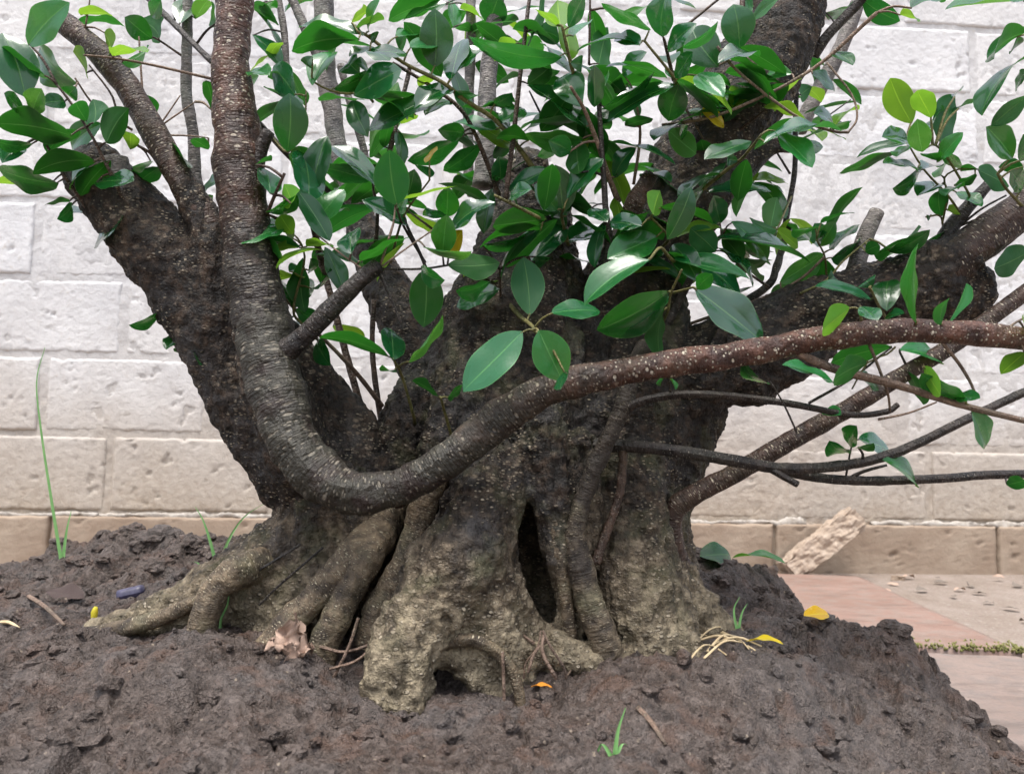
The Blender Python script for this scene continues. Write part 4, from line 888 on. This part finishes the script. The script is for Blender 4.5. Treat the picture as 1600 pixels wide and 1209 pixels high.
# ------------------------------------------------------------------ leaves: base x,y  tip x,y  width  tone (d deep green, s shows sky sheen, b young bright, m half-grown, u underside, y yellow, c curled)
LEAVES = {
1: '''130,210,318,12,120,d 120,450,10,150,170,d 210,350,-10,275,60,d 355,385,180,208,90,d 340,110,575,122,50,d 700,180,575,80,110,d 735,180,650,90,90,d 370,70,510,65,22,b 400,340,340,240,60,b 480,150,510,235,40,b 520,260,680,240,45,b 560,290,680,210,50,d
110,520,20,430,90,s 150,520,190,410,80,s 350,400,275,480,80,c 300,470,195,480,70,d 335,628,-20,570,105,d 150,665,-40,640,55,d 110,670,10,750,80,d 440,745,150,800,100,d 270,845,-10,780,80,d 250,840,0,840,30,b 360,600,215,700,80,d 470,570,330,690,100,d 400,560,350,470,90,d 430,570,430,460,70,d 490,660,590,500,115,d 600,690,600,610,60,b
640,430,700,540,110,d 975,510,950,370,60,d 510,740,370,900,90,d 430,750,330,870,40,s 440,840,615,830,60,s 740,770,605,880,70,d 700,750,610,770,30,d 780,690,870,770,40,d 330,945,265,1010,50,d 320,930,205,945,20,d 390,985,280,990,18,s 570,995,430,1140,50,s 700,80,740,0,60,d 830,110,870,0,90,d 900,90,960,0,60,d 1000,110,975,30,40,d
1160,40,1280,105,50,d 1200,30,1270,0,40,d 1160,160,1295,310,55,d 1240,270,1300,195,50,b 1150,330,1240,345,50,m 1145,410,1190,350,40,m 1360,440,1255,305,110,d 1325,700,1335,430,145,d 1150,540,1165,640,60,b 1245,895,1230,780,100,s 1420,930,1390,695,160,s 1440,1055,1585,870,90,s 1340,940,1310,850,70,b 1230,980,1370,900,50,d 1320,1040,1050,1015,50,s 1310,1050,1110,1120,60,s
1350,1080,1290,990,80,b 1190,1130,1300,1195,80,d 930,870,1010,830,40,d 950,980,980,900,50,s 960,690,880,640,40,d 1180,760,1250,740,25,d''',
2: '''440,165,135,125,75,d 420,185,105,235,85,d 460,150,510,0,30,m 380,105,455,55,40,b 400,130,530,90,50,d 470,160,525,195,60,c 820,20,550,95,75,d 820,15,615,95,50,d 765,310,765,40,145,d 850,130,845,0,60,s 1010,110,1060,-20,140,d 1010,120,1150,90,50,d 880,40,990,100,30,b 940,150,860,130,40,d 1350,265,920,175,105,d 1140,200,1035,265,50,b 1345,125,1330,5,125,b 1330,120,1215,40,40,b 1380,130,1450,-20,70,s
1230,140,1340,180,90,d 1400,170,1480,100,40,m 600,230,640,150,70,d 590,170,690,160,30,m 200,260,130,350,50,c 200,395,300,240,80,d 420,340,290,220,120,c 520,240,370,260,40,d 460,320,400,290,40,d 460,235,640,250,40,s 650,220,780,210,45,s 390,440,610,320,115,s 300,410,480,330,80,d 465,700,600,380,130,d 690,400,775,365,40,b 530,680,560,560,60,u 840,410,455,600,95,d 850,410,670,500,70,s
680,530,610,570,40,b 840,470,720,530,60,d 600,610,740,600,22,d 880,635,640,745,60,d 900,610,780,600,75,d 980,660,805,790,80,d 860,420,970,440,50,d 1050,600,850,560,70,s 1050,570,1180,500,70,s 840,370,890,180,90,s 850,350,1035,215,60,s 950,290,1105,380,80,d 1140,310,1090,240,50,s 1150,260,1340,330,50,d 1190,390,1300,300,85,d 1390,290,1500,300,70,c 1470,590,1190,390,85,s 1440,490,1350,350,140,d
1500,495,1500,300,70,s 1530,460,1560,340,50,s 1450,640,1180,620,80,d 1340,600,1240,720,70,d 1390,700,1290,650,90,d 1430,800,1420,650,100,d 1375,920,1540,730,70,d 1355,980,1320,760,140,d 1330,970,1225,850,105,s 1110,910,1210,870,60,s 1065,830,1060,720,115,s 1100,880,1290,780,60,d 1370,1000,1450,850,70,s 1200,650,1050,630,50,d 1030,720,1130,650,70,d 1040,480,1120,430,60,d 740,740,760,680,30,y 890,900,870,800,60,b
500,860,285,670,75,s 590,945,555,690,155,d 470,830,240,770,70,d 400,720,230,740,50,d 630,930,670,780,90,d 740,820,680,760,40,s 610,920,870,855,25,b 640,1040,430,920,60,s 600,980,640,890,60,s 820,1000,825,860,100,d 500,960,255,1080,70,d 380,1170,390,1060,105,s 800,1180,820,990,100,m 830,1080,1040,930,80,s 830,1170,890,1060,70,y 830,1000,710,990,40,s 1280,1010,1030,1040,100,d 1260,1060,970,1140,50,d 1360,1040,1210,1200,125,s 1370,1110,1540,1060,75,s 1480,960,1560,1020,60,s 420,1205,650,1090,50,d''',
3: '''640,140,410,20,40,d 690,170,720,-40,180,s 500,60,620,30,60,d 590,210,480,170,60,s 400,300,440,130,115,d 510,350,620,240,70,s 720,240,850,110,80,s 950,310,830,130,160,d 780,220,950,100,50,d 750,360,830,240,90,s 1050,230,1020,20,160,d 1080,110,1120,-20,115,d 1110,90,1230,-10,50,m 950,290,1135,260,60,s 850,345,975,445,90,m 770,390,720,560,145,d 760,390,440,560,75,s 420,500,660,330,70,d
870,510,980,580,55,y 720,600,850,710,100,d 790,640,780,580,40,s 470,820,570,680,80,s 520,580,650,545,50,d 1290,340,1170,350,60,m 1380,340,1490,410,50,d 1480,245,1570,300,50,d 1440,60,1570,10,45,d 1330,440,1380,400,70,d 1210,600,1385,770,65,m 1160,660,1520,600,55,s 1470,590,1550,560,40,d 1480,570,1390,520,40,s 1040,740,950,730,50,c 900,890,1195,880,45,s 900,830,770,910,55,d 980,800,910,830,40,s 960,1030,930,900,90,s 680,955,925,1030,60,d
650,990,680,880,70,b 670,1090,440,1190,135,m 600,1040,450,1020,70,s 940,1160,820,1050,110,d 1190,1050,1220,910,100,d 1220,1060,1095,1010,55,u 1220,1050,1180,1090,50,d 1220,1060,1320,1140,40,b 1010,1020,1180,1200,85,m 980,1050,1090,1190,80,d 930,1100,1380,1210,50,s 980,1100,1060,1205,80,d 1400,1050,1290,1060,30,d 1400,1110,1395,1030,50,d 1420,1135,1490,1020,70,m 1410,1130,1450,1070,40,s 1420,1030,1580,980,25,d 1470,1190,1600,1100,60,d 1480,1150,1600,1030,30,d''',
4: '''850,0,1020,100,85,d 1020,70,1105,100,30,b 1070,40,1210,10,30,d 1600,5,1230,40,55,m 1610,120,1420,270,45,d 1600,150,1450,270,40,d 1560,170,1525,240,30,d 1600,270,1395,530,50,d 1600,320,1550,420,40,d 1610,440,1440,580,75,d 1540,730,1420,585,100,m 1590,740,1590,620,60,d 1075,570,975,360,120,b 1165,545,1100,415,85,b 1205,660,1270,440,110,d 1125,700,1100,550,92,d 1165,590,1225,510,25,s 1290,500,1350,475,30,d 1270,450,1300,415,15,s
1060,650,940,630,75,s 1075,655,820,725,48,d 1010,705,740,795,35,d 1070,670,1005,720,40,m 1190,750,1310,610,55,s 1240,700,1290,780,60,d 1190,740,1140,710,50,u 1105,780,945,750,50,d 1110,790,990,870,70,d 1120,780,1195,770,35,s 1210,810,1235,740,40,m 1215,850,1100,900,55,s 1200,880,1210,1000,78,d 1280,885,1400,950,45,d 1290,870,1230,900,40,d 1370,800,1270,860,30,d 1300,790,1380,780,25,d 1380,785,1520,860,72,u 1590,770,1475,770,60,d 1580,880,1530,790,70,s
1240,970,1290,975,40,b 900,1170,1110,1040,55,d 970,1160,1160,1060,60,d 1100,1140,1220,1090,70,d 1280,1090,1350,1050,50,d 1160,1000,1125,1010,30,c 860,1160,930,1130,60,d''',
5: '''735,260,595,320,48,d 830,360,765,430,58,d 870,405,825,445,30,d 880,430,920,500,48,s 1240,90,1290,160,40,y''',
6: '''130,90,240,165,70,d 310,110,190,105,40,b 320,110,150,65,30,d 350,105,470,105,35,b 290,70,240,10,70,b 370,220,370,160,50,d 270,220,320,200,50,d 290,390,370,250,88,d 290,380,240,260,60,d 340,250,200,260,25,b 370,300,460,205,30,d 300,390,390,440,80,d 290,510,310,440,60,s 260,450,115,560,65,m 470,470,620,515,55,b 400,540,460,650,70,d 420,650,310,640,70,d 730,610,410,520,65,d 750,625,740,480,125,s 820,640,980,420,55,d
900,210,890,475,145,u 880,205,985,260,80,d 1000,190,1240,180,108,u 890,105,1110,130,30,d 1240,300,1040,380,90,s 1130,400,1080,460,50,s 1200,260,1040,310,50,d 1380,420,1350,155,145,d 1345,495,1070,770,160,m 1420,490,1530,720,185,m 1540,680,1520,760,50,s 1000,800,1080,730,40,d 1400,150,1460,170,60,d 1150,100,1430,20,45,d 760,670,700,650,15,d 960,800,840,720,20,d''',
7: '''350,85,540,40,80,s 300,410,525,400,72,s 750,165,450,370,110,m 840,310,510,490,145,d 820,390,800,615,52,d 830,690,870,760,14,m 830,690,800,745,12,m 860,165,1215,250,70,m 960,170,1170,340,105,s 960,300,1275,545,145,s 970,300,1040,230,70,d 1060,110,1230,290,40,s 1350,270,1555,140,105,d 1320,365,1530,460,55,d 1300,730,1190,640,45,d 1600,730,1365,645,40,m''',
8: '''790,385,660,490,95,b 840,380,920,440,60,s 890,290,830,215,90,c 690,260,770,210,70,c 960,400,970,250,110,d 890,350,630,285,55,d 1095,455,1100,90,62,m 1210,465,1240,345,40,d 1235,465,1330,275,25,u 950,440,1040,410,40,s 1610,130,1450,205,105,d 1600,500,1590,440,30,b 1600,590,1485,690,70,b 980,565,700,640,88,u 1020,580,1205,640,55,m 1130,655,1210,790,62,b 1330,820,1120,690,78,d 1060,680,1130,830,60,d 870,640,710,720,88,d 830,700,920,740,50,d
750,880,670,860,50,s 1350,860,1420,1025,82,m 780,1010,820,930,85,s 830,990,975,1040,68,s 780,1050,695,1000,50,d 830,1030,900,1010,30,d 940,1085,1095,1205,52,m 1510,1200,1600,1180,60,d 1270,790,1390,800,50,s'''}
ND = np.array([[a_, b_, c_, d_] for a_, b_, c_, d_ in NODES])
def leaf_shape(name, mat, arch=0.12, fold=0.16, wave=0.03, twist=0.0, roll=0.0, blunt=0.55, side=0.0, nu=14, nv=3):
    """unit leaf along +x, 1 long and 1 wide, upper face +z"""
    V, UV, F = [], [], []
    for i in range(nu + 1):
        t = i / nu
        s_ = t ** blunt_pow(blunt)
        hw = 0.5 * max(0.0, math.sin(math.pi * s_)) ** 0.66
        if t > 0.9: hw *= 1 - 2.2 * (t - 0.9)
        if i == nu: hw = 0.006
        if i == 0: hw = 0.012
        for j in range(-nv, nv + 1):
            u_ = j / nv
            y = u_ * hw + side * math.sin(math.pi * t) * 0.5
            z = fold * abs(u_) * hw * (1 - 0.4 * abs(u_)) - arch * (2 * t - 1) ** 2 * 0.5 + arch * 0.5 + wave * math.sin(t * 11 + (2 if j > 0 else 0)) * u_ * u_ * hw * 2
            if t > 0.92: z -= 0.02 * (t - 0.92) / 0.08
            if roll:                                   # blade rolls up on itself along its length
                an = (t - 0.25) * roll
                if t > 0.25:
                    rr = 0.75 / roll
                    x_ = 0.25 + rr * math.sin(an); z += rr * (math.cos(an) - 1)
                else: x_ = t
            else: x_ = t
            yy = y * math.cos(twist * t) - z * math.sin(twist * t); zz = y * math.sin(twist * t) + z * math.cos(twist * t)
            V.append((x_, yy, zz)); UV.append((u_, t))
    S = 2 * nv + 1
    for i in range(nu):
        for j in range(S - 1): F.append((i * S + j, (i + 1) * S + j, (i + 1) * S + j + 1, i * S + j + 1))
    return mesh_from(name, V, F, mat, True, UV)
def blunt_pow(b): return 0.8 + 0.5 * b
lr = random.Random(31)
SHAPES = {}
for key in ('leaf', 'wet', 'young', 'mid', 'yellow'):
    SHAPES[key] = [leaf_shape('leaf', M[key], arch=lr.uniform(.0, .3), fold=lr.uniform(.05, .4), wave=lr.uniform(.01, .06), twist=lr.uniform(-.25, .25), blunt=lr.uniform(.2, .8), side=lr.uniform(-.12, .12)) for _ in range(9 if key == 'leaf' else 6)]
CURL = [leaf_shape('leaf', M['leaf'], arch=.1, fold=.3, roll=r_, nu=16) for r_ in (3.0, 4.4, 5.2)]
campos = Vector((0, 0, CAM_Z))
def leaf_matrix(B, T, wid_m, tone, r_):
    a = T - B; L = a.length; a.normalize()
    c = (campos - (B + T) / 2).normalized(); c = (c - a * c.dot(a)).normalized()
    nat = 0.47 * L
    full = max(nat, wid_m)
    phi = math.acos(min(1.0, max(0.22, wid_m / full)))
    phi = max(phi, {'s': 0.7, 'm': 0.3}.get(tone, 0.12) * r_.uniform(.7, 1.1)) if tone in 'sm' else phi
    n1 = Matrix.Rotation(phi, 3, a) @ c; n2 = Matrix.Rotation(-phi, 3, a) @ c
    up, dn = (n1, n2) if n1.z > n2.z else (n2, n1)
    if tone in ('s', 'm', 'c', 'y'): n_ = up
    elif tone == 'u': n_ = -dn if r_.random() < .5 else -up
    elif tone == 'b': n_ = -dn
    else: n_ = (-dn if r_.random() < .5 else dn) if r_.random() < 0.7 else up
    W = min(1.12 * wid_m / max(math.cos(phi), .25), max(0.66 * L, wid_m))
    W = max(W, 0.30 * L)
    y = n_.cross(a).normalized()
    return Matrix((( *(a * L),), (*(y * W),), (*(n_ * (L * 0.75 if tone != 'c' else L)),))).transposed().to_4x4(), L
leaves = []
for t, s_ in LEAVES.items():
    for it in s_.split():
        q = it.split(','); bx, by, tx, ty, wd = map(float, q[:5]); tone = q[5]
        b2 = tp(t, bx, by); t2 = tp(t, tx, ty)
        d = np.hypot(ND[:, 0] - b2[0], ND[:, 1] - b2[1]) + (ND[:, 2] - 0.6) * 60
        k = int(np.argmin(d)); Yb = ND[k, 2] + lr.uniform(-.012, .008)
        px_len = math.hypot(t2[0] - b2[0], t2[1] - b2[1])
        # the blade's length in the place: foreshortened leaves reach towards or away from the camera
        Lm = px_len * mpp(Yb)
        want = 0.052 * lr.uniform(.85, 1.1)
        dz = math.sqrt(max(0.0, want ** 2 - Lm ** 2)) * 0.55 if tone not in 'c' else 0
        dz = min(dz, 0.022) * (1 if lr.random() < .45 else -1)
        B = P(*b2, Yb); T = P(*t2, max(0.5, Yb + dz))
        leaves.append((px_len * wd, B, T, wd / K * mpp(Yb), tone, k))
MATKEY = {'d': 'leaf', 's': 'wet', 'u': 'leaf', 'c': 'leaf', 'b': 'young', 'm': 'mid', 'y': 'yellow'}
for j in range(len(leaves)):
    a_, B, T, wm, tone, k = leaves[j]
    node = NODES[k]; N0 = P(node[0], node[1], node[2])
    if (N0 - B).length > 0.0015 and node[3] >= 0:
        mid = (N0 + B) / 2 + Vector((0, 0, (B - N0).length * 0.12)) 
        r0 = 0.0011 if (N0 - B).length > 0.02 else 0.0008
        TW[node[3]][1].tube([N0, mid, B + (T - B) * 0.03], [r0 * 1.15, r0, r0 * 0.7], 5, 0.004, 0, lr.random())
TOBJ = [tpart(nm, mb.build(nm, M[mt])) for nm, mb, mt in TW]
order = sorted(range(len(leaves)), key=lambda j: -leaves[j][0])
KEEP = set(order[:300])
stuffV, stuffF, stuffUV, nst = {}, {}, {}, {}
def add_stuff(key, me, mw):
    v = np.empty(len(me.vertices) * 3); me.vertices.foreach_get('co', v); v = v.reshape(-1, 3)
    v = v @ np.array(mw.to_3x3()).T + np.array(mw.translation)
    li = np.empty(len(me.loops), dtype=np.int64); me.loops.foreach_get('vertex_index', li)
    uvl = np.empty(len(me.loops) * 2, dtype=np.float32); me.uv_layers[0].data.foreach_get('uv', uvl); uv = np.zeros((len(v), 2)); uv[li] = uvl.reshape(-1, 2)
    f = [[nst.get(key, 0) + i for i in p.vertices] for p in me.polygons]
    stuffV.setdefault(key, []).append(v); stuffUV.setdefault(key, []).append(uv); stuffF.setdefault(key, []).extend(f); nst[key] = nst.get(key, 0) + len(v)
for j in range(len(leaves)):
    a_, B, T, wm, tone, k = leaves[j]
    mw, L = leaf_matrix(B, T, wm, tone, lr)
    me = lr.choice(CURL) if tone == 'c' else lr.choice(SHAPES['mid' if tone in 'ds' and lr.random() < .16 else MATKEY[tone]])
    mw.translation = B
    if j in KEEP:
        ti = NODES[k][3]; par = TOBJ[ti] if ti >= 0 else tree
        o = bpy.data.objects.new('leaf', me); COL.objects.link(o); o.parent = par
        o.matrix_basis = mw if ti >= 0 else Matrix.Translation(-tree_loc) @ mw
    else: add_stuff(MATKEY[tone], me, mw)
# deeper leaves that fill the crown behind the ones one can tell apart
back = [n_ for n_ in NODES if 430 < n_[0] < 1300 and n_[1] < 400 + 60 * (n_[0] > 700) and n_[2] > .62]
for j in range(240):
    nd = lr.choice(back); c = P(nd[0], nd[1], nd[2] + .01)
    d = Vector((lr.uniform(-1, 1), lr.uniform(-.4, 1), lr.uniform(-.6, .8))).normalized(); L = lr.uniform(.04, .06)
    n_ = (Vector((lr.uniform(-.6, .6), lr.uniform(-.8, .3), 1))); n_ = (n_ - d * n_.dot(d)).normalized(); y = n_.cross(d)
    mw = Matrix(((*(d * L),), (*(y * L * .45),), (*(n_ * L * .7),))).transposed().to_4x4(); mw.translation = c + d * 0.008
    add_stuff('young' if lr.random() < .12 else 'leaf', lr.choice(SHAPES['leaf']), mw)
for key in stuffV:
    tag(tpart('foliage', mesh_from('foliage', np.vstack(stuffV[key]), stuffF[key], M[key], True, np.vstack(stuffUV[key]))), kind='stuff')
# ------------------------------------------------------------------ small things on the soil and at the wall
M['scrap'] = plain('pale_scrap', (0.11, 0.085, 0.065), (0.23, 0.195, 0.165), 60, 0.9, 0.6)
M['brick'] = plain('crumbling_brick', (0.30, 0.225, 0.165), (0.42, 0.34, 0.27), 70, 0.9, 0.9, 0.003)
M['grass'] = plain('grass_blade', (0.10, 0.27, 0.07), (0.20, 0.38, 0.13), 60, 0.5, 0.1)
M['dryleaf'] = plain('dry_leaf', (0.34, 0.22, 0.16), (0.52, 0.38, 0.30), 80, 0.8, 0.6)
M['straw'] = plain('straw', (0.42, 0.31, 0.17), (0.60, 0.48, 0.30), 80, 0.75, 0.3)
M['blue'] = plain('blue_plastic', (0.03, 0.028, 0.06), (0.09, 0.08, 0.14), 120, 0.35, 0.3)
M['orange'] = plain('orange_petal', (0.55, 0.19, 0.02), (0.72, 0.30, 0.03), 90, 0.6, 0.3)
M['chip'] = plain('dark_bark_chip', (0.03, 0.018, 0.015), (0.075, 0.045, 0.038), 90, 0.7, 0.7)
M['stone'] = plain('pale_pebble', (0.22, 0.20, 0.19), (0.36, 0.33, 0.31), 150, 0.8, 0.5)
M['thread'] = plain('spider_thread', (0.5, 0.5, 0.5), (0.6, 0.6, 0.6), 50, 0.5, 0.0)
def fin_thing(name, mb, mat, label, cat, group=None, smooth=True):
    me = mb.build(name, mat, smooth) if isinstance(mb, Mesh) else mb
    v = np.empty(len(me.vertices) * 3); me.vertices.foreach_get('co', v); v = v.reshape(-1, 3)
    c = v.mean(0); c[2] = v[:, 2].min(); v -= c; me.vertices.foreach_set('co', v.ravel()); me.update()
    return tag(obj(name, me, None, tuple(c)), label, cat, group)
# broken brick leaning on the plinth
def rough_box(dx, dy, dz, seed, mat, name, amp=0.004):
    bm = bmesh.new(); bmesh.ops.create_cube(bm, size=1.0); bmesh.ops.subdivide_edges(bm, edges=bm.edges[:], cuts=26, use_grid_fill=True)
    V = np.array([v.co[:] for v in bm.verts]) ; s3 = np.array([dx, dy, dz]); V = V * s3
    n_ = V / s3; n_ = np.sign(n_) * np.abs(n_) ** 4; n_ /= np.linalg.norm(n_, axis=1)[:, None] + 1e-9
    V = V - n_ * (0.008 * (np.abs(V / s3 * 2).min(1) > .75))[:, None] + n_ * (amp * fbm(V * 45 + seed, 3))[:, None]
    for v, q in zip(bm.verts, V): v.co = q
    me = bpy.data.meshes.new(name); bm.to_mesh(me); bm.free(); me.materials.append(mat); return me
bm_ = rough_box(0.225, 0.10, 0.06, 3, M['brick'], 'brick', 0.010)
pb = P(1292, 852, 2.05)
bo = tag(obj('brick', bm_), 'broken sandy brick tilted against the foot of the block wall', 'brick')
bo.location = (pb.x, 2.09, 0.086); bo.rotation_euler = (R(-14), R(-38), YAW)
# crumbled edge of plaster beside it
for k, (px, py, s_) in enumerate(((1222, 873, .02), (1378, 845, .014), (1385, 868, .012), (1240, 862, .012))):
    me = rough_box(s_ * 1.6, s_, s_ * .9, 20 + k, M['plinth'], 'plaster_lump', 0.004)
    p = on_plane(px, 897, s_ * .3) if True else None
    o = tag(obj('plaster_lump', me), ['largest tan plaster lump, before the low end of the tilted brick', 'plaster lump to the right of the tilted brick, out on the sand', 'small plaster lump farthest along the wall from the tilted brick', 'small plaster lump beside the largest one, by the tilted brick'][k], 'plaster', 'plaster lumps at the wall foot')
    o.location = (p.x, min(p.y, 2.09), s_ * .42); o.rotation_euler = (0, 0, k * 1.1)
# fallen leaves
def fallen(name, px, py, lpx, wpx, ang, mat, label, cat='leaf', lift=0.003, tilt=0.25, shape=None):
    p = hit(px, py); me = (shape or SHAPES['leaf'][2]).copy(); me.name = name; me.materials[0] = mat
    o = tag(obj(name, me), label, cat)
    s_ = mpp(p.y); o.matrix_world = Matrix.Translation(p + Vector((0, 0, lift))) @ Matrix.Rotation(ang, 4, 'Z') @ Matrix.Rotation(-tilt, 4, 'X') @ Matrix.Diagonal((lpx * s_, wpx * s_, lpx * s_, 1)) @ Matrix.Translation((-.5, 0, 0))
    return o
fallen('fallen_leaf', 1276, 984, 46, 26, 0.3, M['yellow'], 'yellow fallen leaf lying on the dark clods', lift=.012, tilt=-.4)
fallen('fallen_leaf', 1195, 1014, 55, 16, -0.15, M['yellow'], 'narrow yellow fallen leaf beside the straw at the right root', lift=.005)
fallen('fallen_leaf', 1118, 882, 62, 40, 0.5, M['leaf'], 'wet green fallen leaf on the soil pile behind the trunk', lift=.01, tilt=-.6)
fallen('fallen_leaf', 1185, 895, 80, 18, -0.5, M['mid'], 'long arched green leaf draped over the soil pile', lift=.014, tilt=.3)
fallen('petal', 846, 1082, 34, 16, 0.1, M['orange'], 'small orange petal at the foot of the front roots', 'petal', lift=.004)
fallen('fallen_leaf', 1282, 946, 30, 14, 0.0, M['mid'], 'small green leaf scrap on the soil beside the slab', lift=.004)
fallen('fallen_leaf', 1474, 1005, 34, 18, 0.3, M['mid'], 'crumpled green leaf scrap on the mossy slab edge', lift=.006)
dl = leaf_shape('dry_leaf', M['dryleaf'], arch=.25, fold=.5, wave=.3, twist=.8, nu=26, nv=6)
dv = np.empty(len(dl.vertices) * 3); dl.vertices.foreach_get('co', dv); dv = dv.reshape(-1, 3)
dv[:, 2] += 0.35 * fbm(dv * 4 + 3, 3); dv[:, 0] += 0.22 * pnoise(dv * 7 + 8); dv[:, 1] += 0.4 * pnoise(dv * 6 + 1)
dl.vertices.foreach_set('co', dv.ravel()); dl.update()
fallen('dry_leaf', 452, 1024, 78, 50, 0.7, M['dryleaf'], 'pale brown dry leaf crumpled on soil before the roots', lift=.006, tilt=-.5, shape=dl)
fallen('bark_chip', 100, 942, 88, 30, -0.45, M['chip'], 'dark flat bark chip on the soil mound', 'bark chip', lift=.008, tilt=-.5, shape=SHAPES['leaf'][4])
p = hit(205, 930)
mb = Mesh(); mb.tube([(p.x - .012, p.y, p.z - .001), (p.x + .010, p.y + .003, p.z + .004)], [.006, .006], 12, .004, .05, 1, 0)
fin_thing('plastic_tube', mb, M['blue'], 'short purple-blue plastic tube bit half sunk in soil', 'plastic')
p = hit(147, 968)
mb = Mesh(); mb.tube([(p.x, p.y, p.z - .002), (p.x, p.y, p.z + .006), (p.x + .001, p.y, p.z + .011)], [.002, .003, .0015], 10, .003, .1, 1, 0)
fin_thing('bud', mb, M['yellow'], 'tiny yellow-green bud standing in the soil', 'bud')
def stick(name, pts, w_, mat, label, cat, group=None, flat=False):
    mb = Mesh(); q = []
    for (px, py, dz) in pts:
        h = hit(px, py) if dz is None else None
        q.append(h)
    return mb
def sticks(name, a, b, wpx, mat, label, cat, group=None, sag=0.002):
    A = hit(*a); B = hit(*b); s_ = mpp(A.y) * wpx / 2; A = A + Vector((0, 0, s_)); B = B + Vector((0, 0, s_))
    mb = Mesh(); m_ = (A + B) / 2 + Vector((0, 0, sag)); mb.tube([A, m_, B], [s_, s_ * .9, s_ * .6], 7, .004, .15, 2.0, .2)
    return fin_thing(name, mb, M[mat], label, cat, group)
sticks('stick', (45, 935), (100, 980), 7, 'drytwig', 'pale dry stick lying on the left of the soil mound', 'stick')
sticks('stick', (0, 975), (30, 984), 6, 'straw', 'short straw-coloured stick end by the left mound', 'stick')
sticks('stick', (997, 1110), (1040, 1168), 9, 'drytwig', 'reddish dry stick on the soil in front of the tree', 'stick')
sticks('stick', (1140, 1030), (1110, 1120), 6, 'straw', 'thin straw stem on the grey soil slope', 'stick') if False else None
for k, (a, b) in enumerate((((1085, 990), (1150, 1000)), ((1090, 1003), (1165, 1012)), ((1120, 985), (1160, 982)), ((1075, 1035), (1120, 1012)), ((1130, 1000), (1175, 1020)), ((1105, 1020), (1150, 996)), ((1095, 992), (1180, 1018)), ((1065, 1000), (1135, 1025)), ((1080, 1012), (1140, 980)), ((1115, 1008), (1190, 1012)), ((1100, 1030), (1160, 1005)), ((1060, 1020), (1110, 995)))):
    sticks('straw', a, b, 3.0 + (k * 7 % 4) * .5, 'straw', 'dry straw stalk heaped against the right root', 'straw', 'straw stalks by the right root', 0.006)
# grass
def blade(mb, p, pts, w0):
    """pts: offsets in metres; a narrow folded blade"""
    q = catmull(np.array([[p.x + a_, p.y + b_, p.z + c_, w0 * f_] for a_, b_, c_, f_ in pts]), 6)
    n0 = mb.n
    V = []; 
    for x, y, z, w_ in q: V += [(x - w_, y, z), (x, y + w_ * .5, z), (x + w_, y, z)]
    mb.v.append(np.array(V)); mb.uv.append(np.zeros((len(V), 2))); mb.n += len(V)
    for k in range(len(q) - 1):
        for j in (0, 1): mb.f.append((n0 + 3 * k + j, n0 + 3 * k + j + 1, n0 + 3 * k + j + 4, n0 + 3 * k + j + 3))
def grass(base, blades, label, w_=0.0015):
    p = hit(*base); s_ = mpp(p.y); mb = Mesh()
    for bl in blades:
        pts = [((x - base[0]) * s_, k * .002, (base[1] - y) * s_ - (.003 if k == 0 else 0), 1 - .85 * k / (len(bl) - 1)) for k, (x, y) in enumerate(bl)]
        blade(mb, p, pts, w_)
    fin_thing('grass', mb, M['grass'], label, 'grass', 'grass sprouts on the soil')
grass((96, 872), [[(96, 872), (75, 790), (50, 680), (36, 600), (44, 545)], [(98, 872), (100, 830), (104, 800)]], 'tall thin grass blade rising before the wall on the left', .0022)
grass((206, 822), [[(206, 822), (202, 780), (199, 745)], [(205, 822), (198, 812), (192, 808)]], 'short grass sprout on top of the left soil pile', .0022)
grass((340, 884), [[(340, 884), (325, 845), (312, 815), (298, 795)], [(325, 892), (308, 880), (288, 880)], [(345, 884), (352, 850), (375, 810), (410, 785)]], 'grass tuft with arching blades beside the spreading left root', .0022)
grass((345, 985), [[(345, 1000), (343, 970), (352, 940), (350, 880)]], 'single grass shoot in front of the curved root', .0014)
grass((960, 1178), [[(960, 1178), (966, 1145), (978, 1112)], [(958, 1178), (942, 1165), (932, 1190)], [(960, 1178), (972, 1165), (982, 1168)]], 'small green grass seedling in the foreground soil', .0016)
grass((1153, 985), [[(1153, 985), (1148, 955), (1158, 935)], [(1153, 985), (1160, 960), (1170, 945)]], 'faint grass sprout behind the right root', .0014)
# pebbles and dry scraps on the sand by the wall, each on its own
sr = random.Random(9)
scr = [(1395, 915), (1470, 913), (1440, 925), (1500, 925), (1530, 930), (1465, 905), (1560, 905), (1580, 955), (1600, 975), (1380, 925), (1490, 935), (1515, 918), (1420, 905), (1545, 945), (1590, 918)]
for k, (px, py) in enumerate(scr):
    p = hit(px, py, 0.4, 2.1)
    s_ = sr.uniform(.010, .022)
    me = (SHAPES['leaf'][k % 9]).copy(); me.name = 'litter_scrap'; me.materials[0] = M['scrap'] if k % 3 else M['dryleaf']
    o = tag(obj('litter_scrap', me), 'curled pale dry scrap on the sand by the wall' if k % 3 else 'small brown dry leaf scrap on the sand by the wall', 'litter', 'pale scraps on the sand' if k % 3 else 'brown scraps on the sand')
    o.matrix_world = Matrix.Translation(p + Vector((0, 0, .005))) @ Matrix.Rotation(sr.random() * 6.28, 4, 'Z') @ Matrix.Rotation(sr.uniform(-.4, .4), 4, 'X') @ Matrix.Diagonal((s_ * 1.8, s_, s_ * 1.8, 1)) @ Matrix.Translation((-.5, 0, 0))
